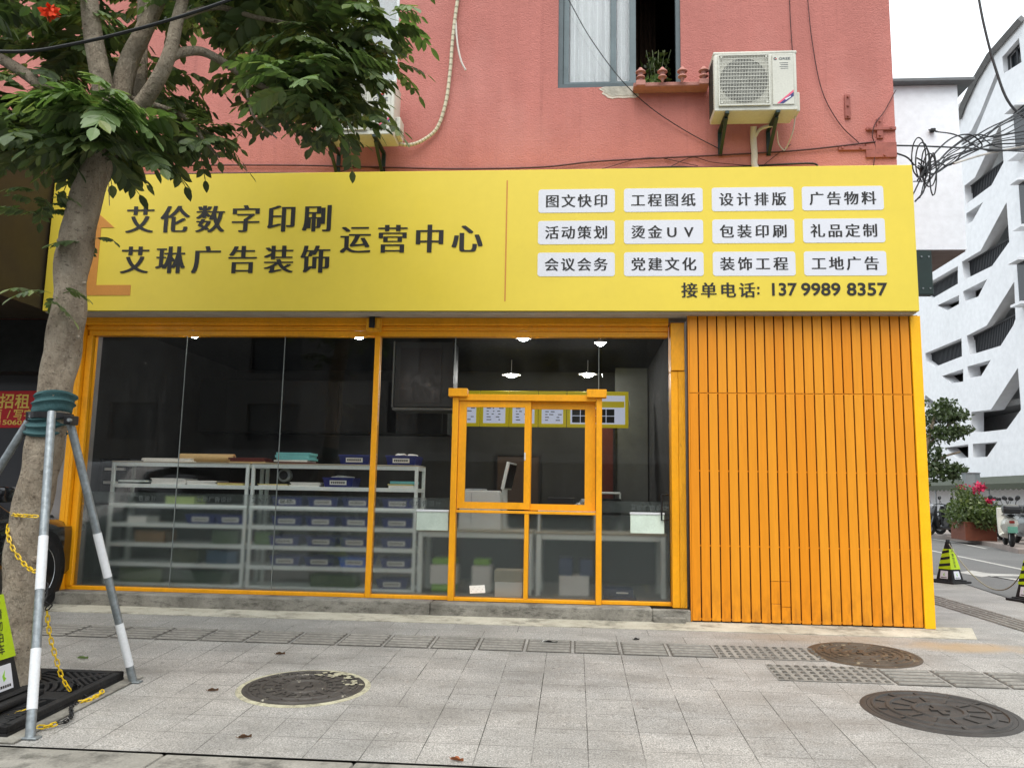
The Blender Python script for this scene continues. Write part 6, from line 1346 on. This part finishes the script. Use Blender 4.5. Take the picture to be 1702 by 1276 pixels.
obj('band', bm, MT['devblack'], t2); bm = B()
for px in (53, 116): q = at(px, 692 if px < 100 else 698, TY-0.11); cyl(bm, (q.x, q.y+0.01, q.z), (q.x, q.y-0.015, q.z), 0.012, None, 10)
obj('bolt', bm, MT['steel'], t2)
def stake(label, top, foot, bands):
    t = thing('tree_stake', label, 'stake', foot); top, foot = Vector(top), Vector(foot); d = (top-foot).normalized()
    bm = B(); tube(bm, [foot, foot.lerp(top, 0.33), foot.lerp(top, 0.66), top], 0.026, 20); obj('pole', bm, MT['steel'], t, True)
    for a, b in bands: bm = B(); tube(bm, [foot.lerp(top, a), foot.lerp(top, b)], 0.0273, 20); obj('white_band', bm, MT['white_band'], t, True)
    bm = B(); fz_ = foot.z; box(bm, foot.x-0.05, foot.x+0.05, foot.y-0.03, foot.y+0.03, gz(foot.y)+0.001, gz(foot.y)+0.012, 0.002); obj('foot_plate', bm, MT['rustpink'] if False else MT['steel'], t)
f1 = gnd(50, 1227); f2 = gnd(222, 1134); q1 = at(86, 685, TY-0.165); q2 = at(117, 704, TY-0.03); q3 = at(48, 700, TY-0.05)
stake('galvanised stake with two white bands leaning on the trunk front, nearest the viewer', q1, f1, ((0.075, 0.24), (0.41, 0.575)))
stake('galvanised stake with white bands reaching right towards the shopfront', q2, f2, ((0.155, 0.40), (0.43, 0.66)) if False else ((0.065, 0.23), (0.41, 0.58)))
stake('galvanised stake running off the left edge of the picture', q3, (-4.55, -3.05, gz(-3.05)), ((0.1, 0.3),))
# tree grate
t = thing('tree_grate', 'black slotted tree grate round the foot of the trunk', 'tree grate', (-3.62, -3.17, gz(-3.17)), rz=0); t.rotation_euler[0] = math.atan(SLOPE)
S = 0.575
def grate_local(bm): pass
bm = B(); box(bm, -S, S, -S, S, 0.002, 0.028)
for a in (0, 90, 180, 270):
    mt = Matrix.Rotation(R(a), 4, 'Z'); box(bm, -S, S, -S, -S+0.05, 0.0285, 0.066, 0.004, 1, mt)
obj('frame', bm, MT['rubber'], t, loc=(0, 0, 0))
bm = B()
def arc(r0, r1, a0, a1, z0, z1, n=16):
    poly = [(r1*math.cos(a0+(a1-a0)*k/n), r1*math.sin(a0+(a1-a0)*k/n)) for k in range(n+1)]+[(r0*math.cos(a1-(a1-a0)*k/n), r0*math.sin(a1-(a1-a0)*k/n)) for k in range(n+1)]
    poly = [(max(-S+0.05, min(S-0.05, x)), max(-S+0.05, min(S-0.05, y))) for x, y in poly]
    prism(bm, poly, lambda u, v, d: (u, v, d), z0, z1)
for k in range(36): arc(0.21, 0.30, 2*math.pi*k/36, 2*math.pi*(k+1)/36+0.001, 0.029, 0.066, 2)
for q in range(4):
    for r_ in (0.33, 0.375, 0.42, 0.465): arc(r_, r_+0.026, R(90*q+12), R(90*q+78), 0.029, 0.064)
    mt = Matrix.Rotation(R(90*q), 4, 'Z'); box(bm, 0.29, S-0.05, -0.07, 0.07, 0.029, 0.0655, 0.003, 1, mt)
    mt = Matrix.Rotation(R(90*q+45), 4, 'Z')
    for j in range(6):
        x = 0.50+0.036*j; h = min(0.25, (S-0.05)*1.41-x-0.03)
        if h > 0.02: box(bm, x, x+0.02, -h, h, 0.029, 0.064, 0.002, 1, mt)
    box(bm, 0.30, 0.72, -0.018, 0.018, 0.029, 0.0645, 0.002, 1, mt)
obj('grille', bm, MT['rubber'], t, loc=(0, 0, 0))
bm = B()
e = 0.09
for (x0, x1, y0, y1) in ((-S-e, S+e, -S-e, -S-0.003), (-S-e, S+e, S+0.003, S+e), (S+0.003, S+e, -S, S), (-S-e, -S-0.003, -S, S)): box(bm, x0, x1, max(y0, -0.645), y1, 0.002, 0.014, 0.003)
obj('border_strip', bm, MT['kerb'], t, loc=(0, 0, 0))
# yellow and black plastic chain
t = thing('barrier_chain', 'yellow and black plastic chain looped round the trunk and trailing over the grate', 'chain', (-3.4, -3.1, 0))
def run(nm, m, pts): bm = B(); chain_links(bm, smooth_path(pts, 8)); obj(nm, bm, m, t, True)
run('yellow_run', MT['chain_y'], [at(18, 853, -2.98), at(28, 856, -3.05), at(45, 857, -3.075), at(62, 858, -3.07)])
run('yellow_run', MT['chain_y'], [at(14, 872, -3.0), at(13, 888, -3.05), at(22, 912, -3.08), at(36, 932, -3.09), at(48, 944, -3.12), at(60, 950, -3.17)])
run('black_run', MT['cable'], [at(82, 858, -3.02), at(88, 858, -2.95)])
run('black_run', MT['cable'], [at(74, 960, -3.28), at(78, 985, -3.30), at(74, 1000, -3.32), at(82, 1006, -3.30), at(77, 1012, -3.3)])
g0 = gnd(117, 1149); gg = lambda x, y, h=0.02: gnd(x, y)+Vector((0, 0, h))
run('yellow_run', MT['chain_y'], [at(78, 1014, -3.28), at(82, 1050, -3.25), at(92, 1090, -3.21), at(103, 1125, -3.17), at(116, 1147, -3.14)])
run('black_run', MT['cable'], [gnd(118, 1150)+Vector((0, 0, .06)), gnd(130, 1156)+Vector((0, 0, .06)), gg(142, 1164, .03)])
run('yellow_run', MT['chain_y'], [gg(130, 1171), gg(145, 1169), gg(158, 1163), gg(171, 1155, .03)])
run('yellow_run', MT['chain_y'], [gg(136, 1172), gg(150, 1167), gg(166, 1159)])
run('black_run', MT['cable'], [gg(128, 1172), gg(117, 1182), gg(119, 1192), gg(114, 1200), gg(104, 1206), gg(96, 1207)])
run('yellow_run', MT['chain_y'], [gg(93, 1208), gg(78, 1213), gg(62, 1214)])
run('yellow_run', MT['chain_y'], [gnd(-10, 1206)+Vector((0, 0, .05)), gnd(15, 1205)+Vector((0, 0, .05)), gnd(42, 1197)+Vector((0, 0, .06))])
# litter and fallen leaves
def fallen(label, px, py, L, m, rz, name='fallen_leaf', cat='leaf'):
    p = gnd(px, py); t = thing(name, label, cat, (p.x, p.y, p.z+0.004), rz=rz); bm = B(); n = 8; lo = []; hi = []
    for i in range(n+1):
        u = i/n; w_ = L*0.22*math.sin(math.pi*min(0.98, max(0.03, u**0.8))); z = 0.006*math.sin(u*5)+0.005*(1-abs(2*u-1)); lo.append(bm.verts.new((L*(u-.5), -w_, 0.003+abs(z)+0.010))); hi.append(bm.verts.new((L*(u-.5), w_, 0.003+abs(z)*1.7)))
    mid = [bm.verts.new((L*(i/n-.5), 0, 0.002)) for i in range(n+1)]
    for i in range(n): bm.faces.new((lo[i], lo[i+1], mid[i+1], mid[i])); bm.faces.new((mid[i], mid[i+1], hi[i+1], hi[i]))
    obj('blade', bm, m, t, True, loc=(0, 0, 0)); bm = B(); tube(bm, [(-L*.5, 0, .003), (-L*.68, 0.01, .01)], 0.002, 5); obj('stalk', bm, m, t, loc=(0, 0, 0))
fallen('curled brown leaf on the paving beyond the left manhole cover', 466, 1088, 0.07, MT['dry'], 0.3); fallen('curled brown leaf between the tree grate and the left manhole cover', 354, 1149, 0.065, MT['dry'], 0.4)
fallen('brown leaf on the paving near the front kerb, below the left manhole cover', 407, 1227, 0.07, MT['dry'], 0.5); fallen('reddish brown leaf at the bottom edge of the paving, right of centre', 760, 1265, 0.07, mat('rust_leaf', lin(166, 96, 54), 0.8, var=0.2, vs=30), -0.3)
fallen('small green leaf on the paving behind the right stake', 138, 1095, 0.075, MT['leaf_new'], 0.1); fallen('thin dark twig with a pale scrap on the tactile strip', 915, 1069, 0.12, MT['devblack'], 0.0, 'twig', 'twig')
fallen('scrap of white paper on the tactile strip', 905, 1068, 0.045, MT['paper'], 0.4, 'paper_scrap', 'litter'); fallen('black scrap on the paving near the shopfront step', 1058, 1064, 0.05, MT['devblack'], 0.2, 'dark_scrap', 'litter')
# ---------------------------------------------------------------- the other side of the street, behind the viewer (seen in the glass)
op = thing('opposite_building', 'grey building across the street, reflected in the shop windows', 'building', (0, -30, -0.3))
hs = []
for i in range(9):
    for j in range(2): hs.append((-16+4.2*i, -13.4+4.2*i, 3.6+3.3*j, 5.4+3.3*j))
bm = B(); wall_holes(bm, -17.5, 30, -0.34, 10.4, -30.3, -30, hs); obj('wall', bm, MT['opp'], op)
bm = B(); box(bm, -17.4, 29.9, -30.6, -30.31, -0.3, 10.3); obj('windows', bm, MT['opp_win'], op)
bm = B(); box(bm, -17.5, 30, -29.99, -28.6, 2.7, 3.1); obj('shop_canopy', bm, MT['slate'], op)
op2 = thing('opposite_building', 'lower grey building across the street on the left, reflected in the shop windows', 'building', (-35, -30, -0.3))
bm = B(); wall_holes(bm, -60, -17.51, -0.34, 8.9, -30.3, -30, [(-58+5*i, -55.5+5*i, 3.6, 5.4) for i in range(8)]); obj('wall', bm, MT['opp'], op2); bm = B(); box(bm, -59.9, -17.6, -30.6, -30.31, -0.3, 8.8); obj('windows', bm, MT['opp_win'], op2)
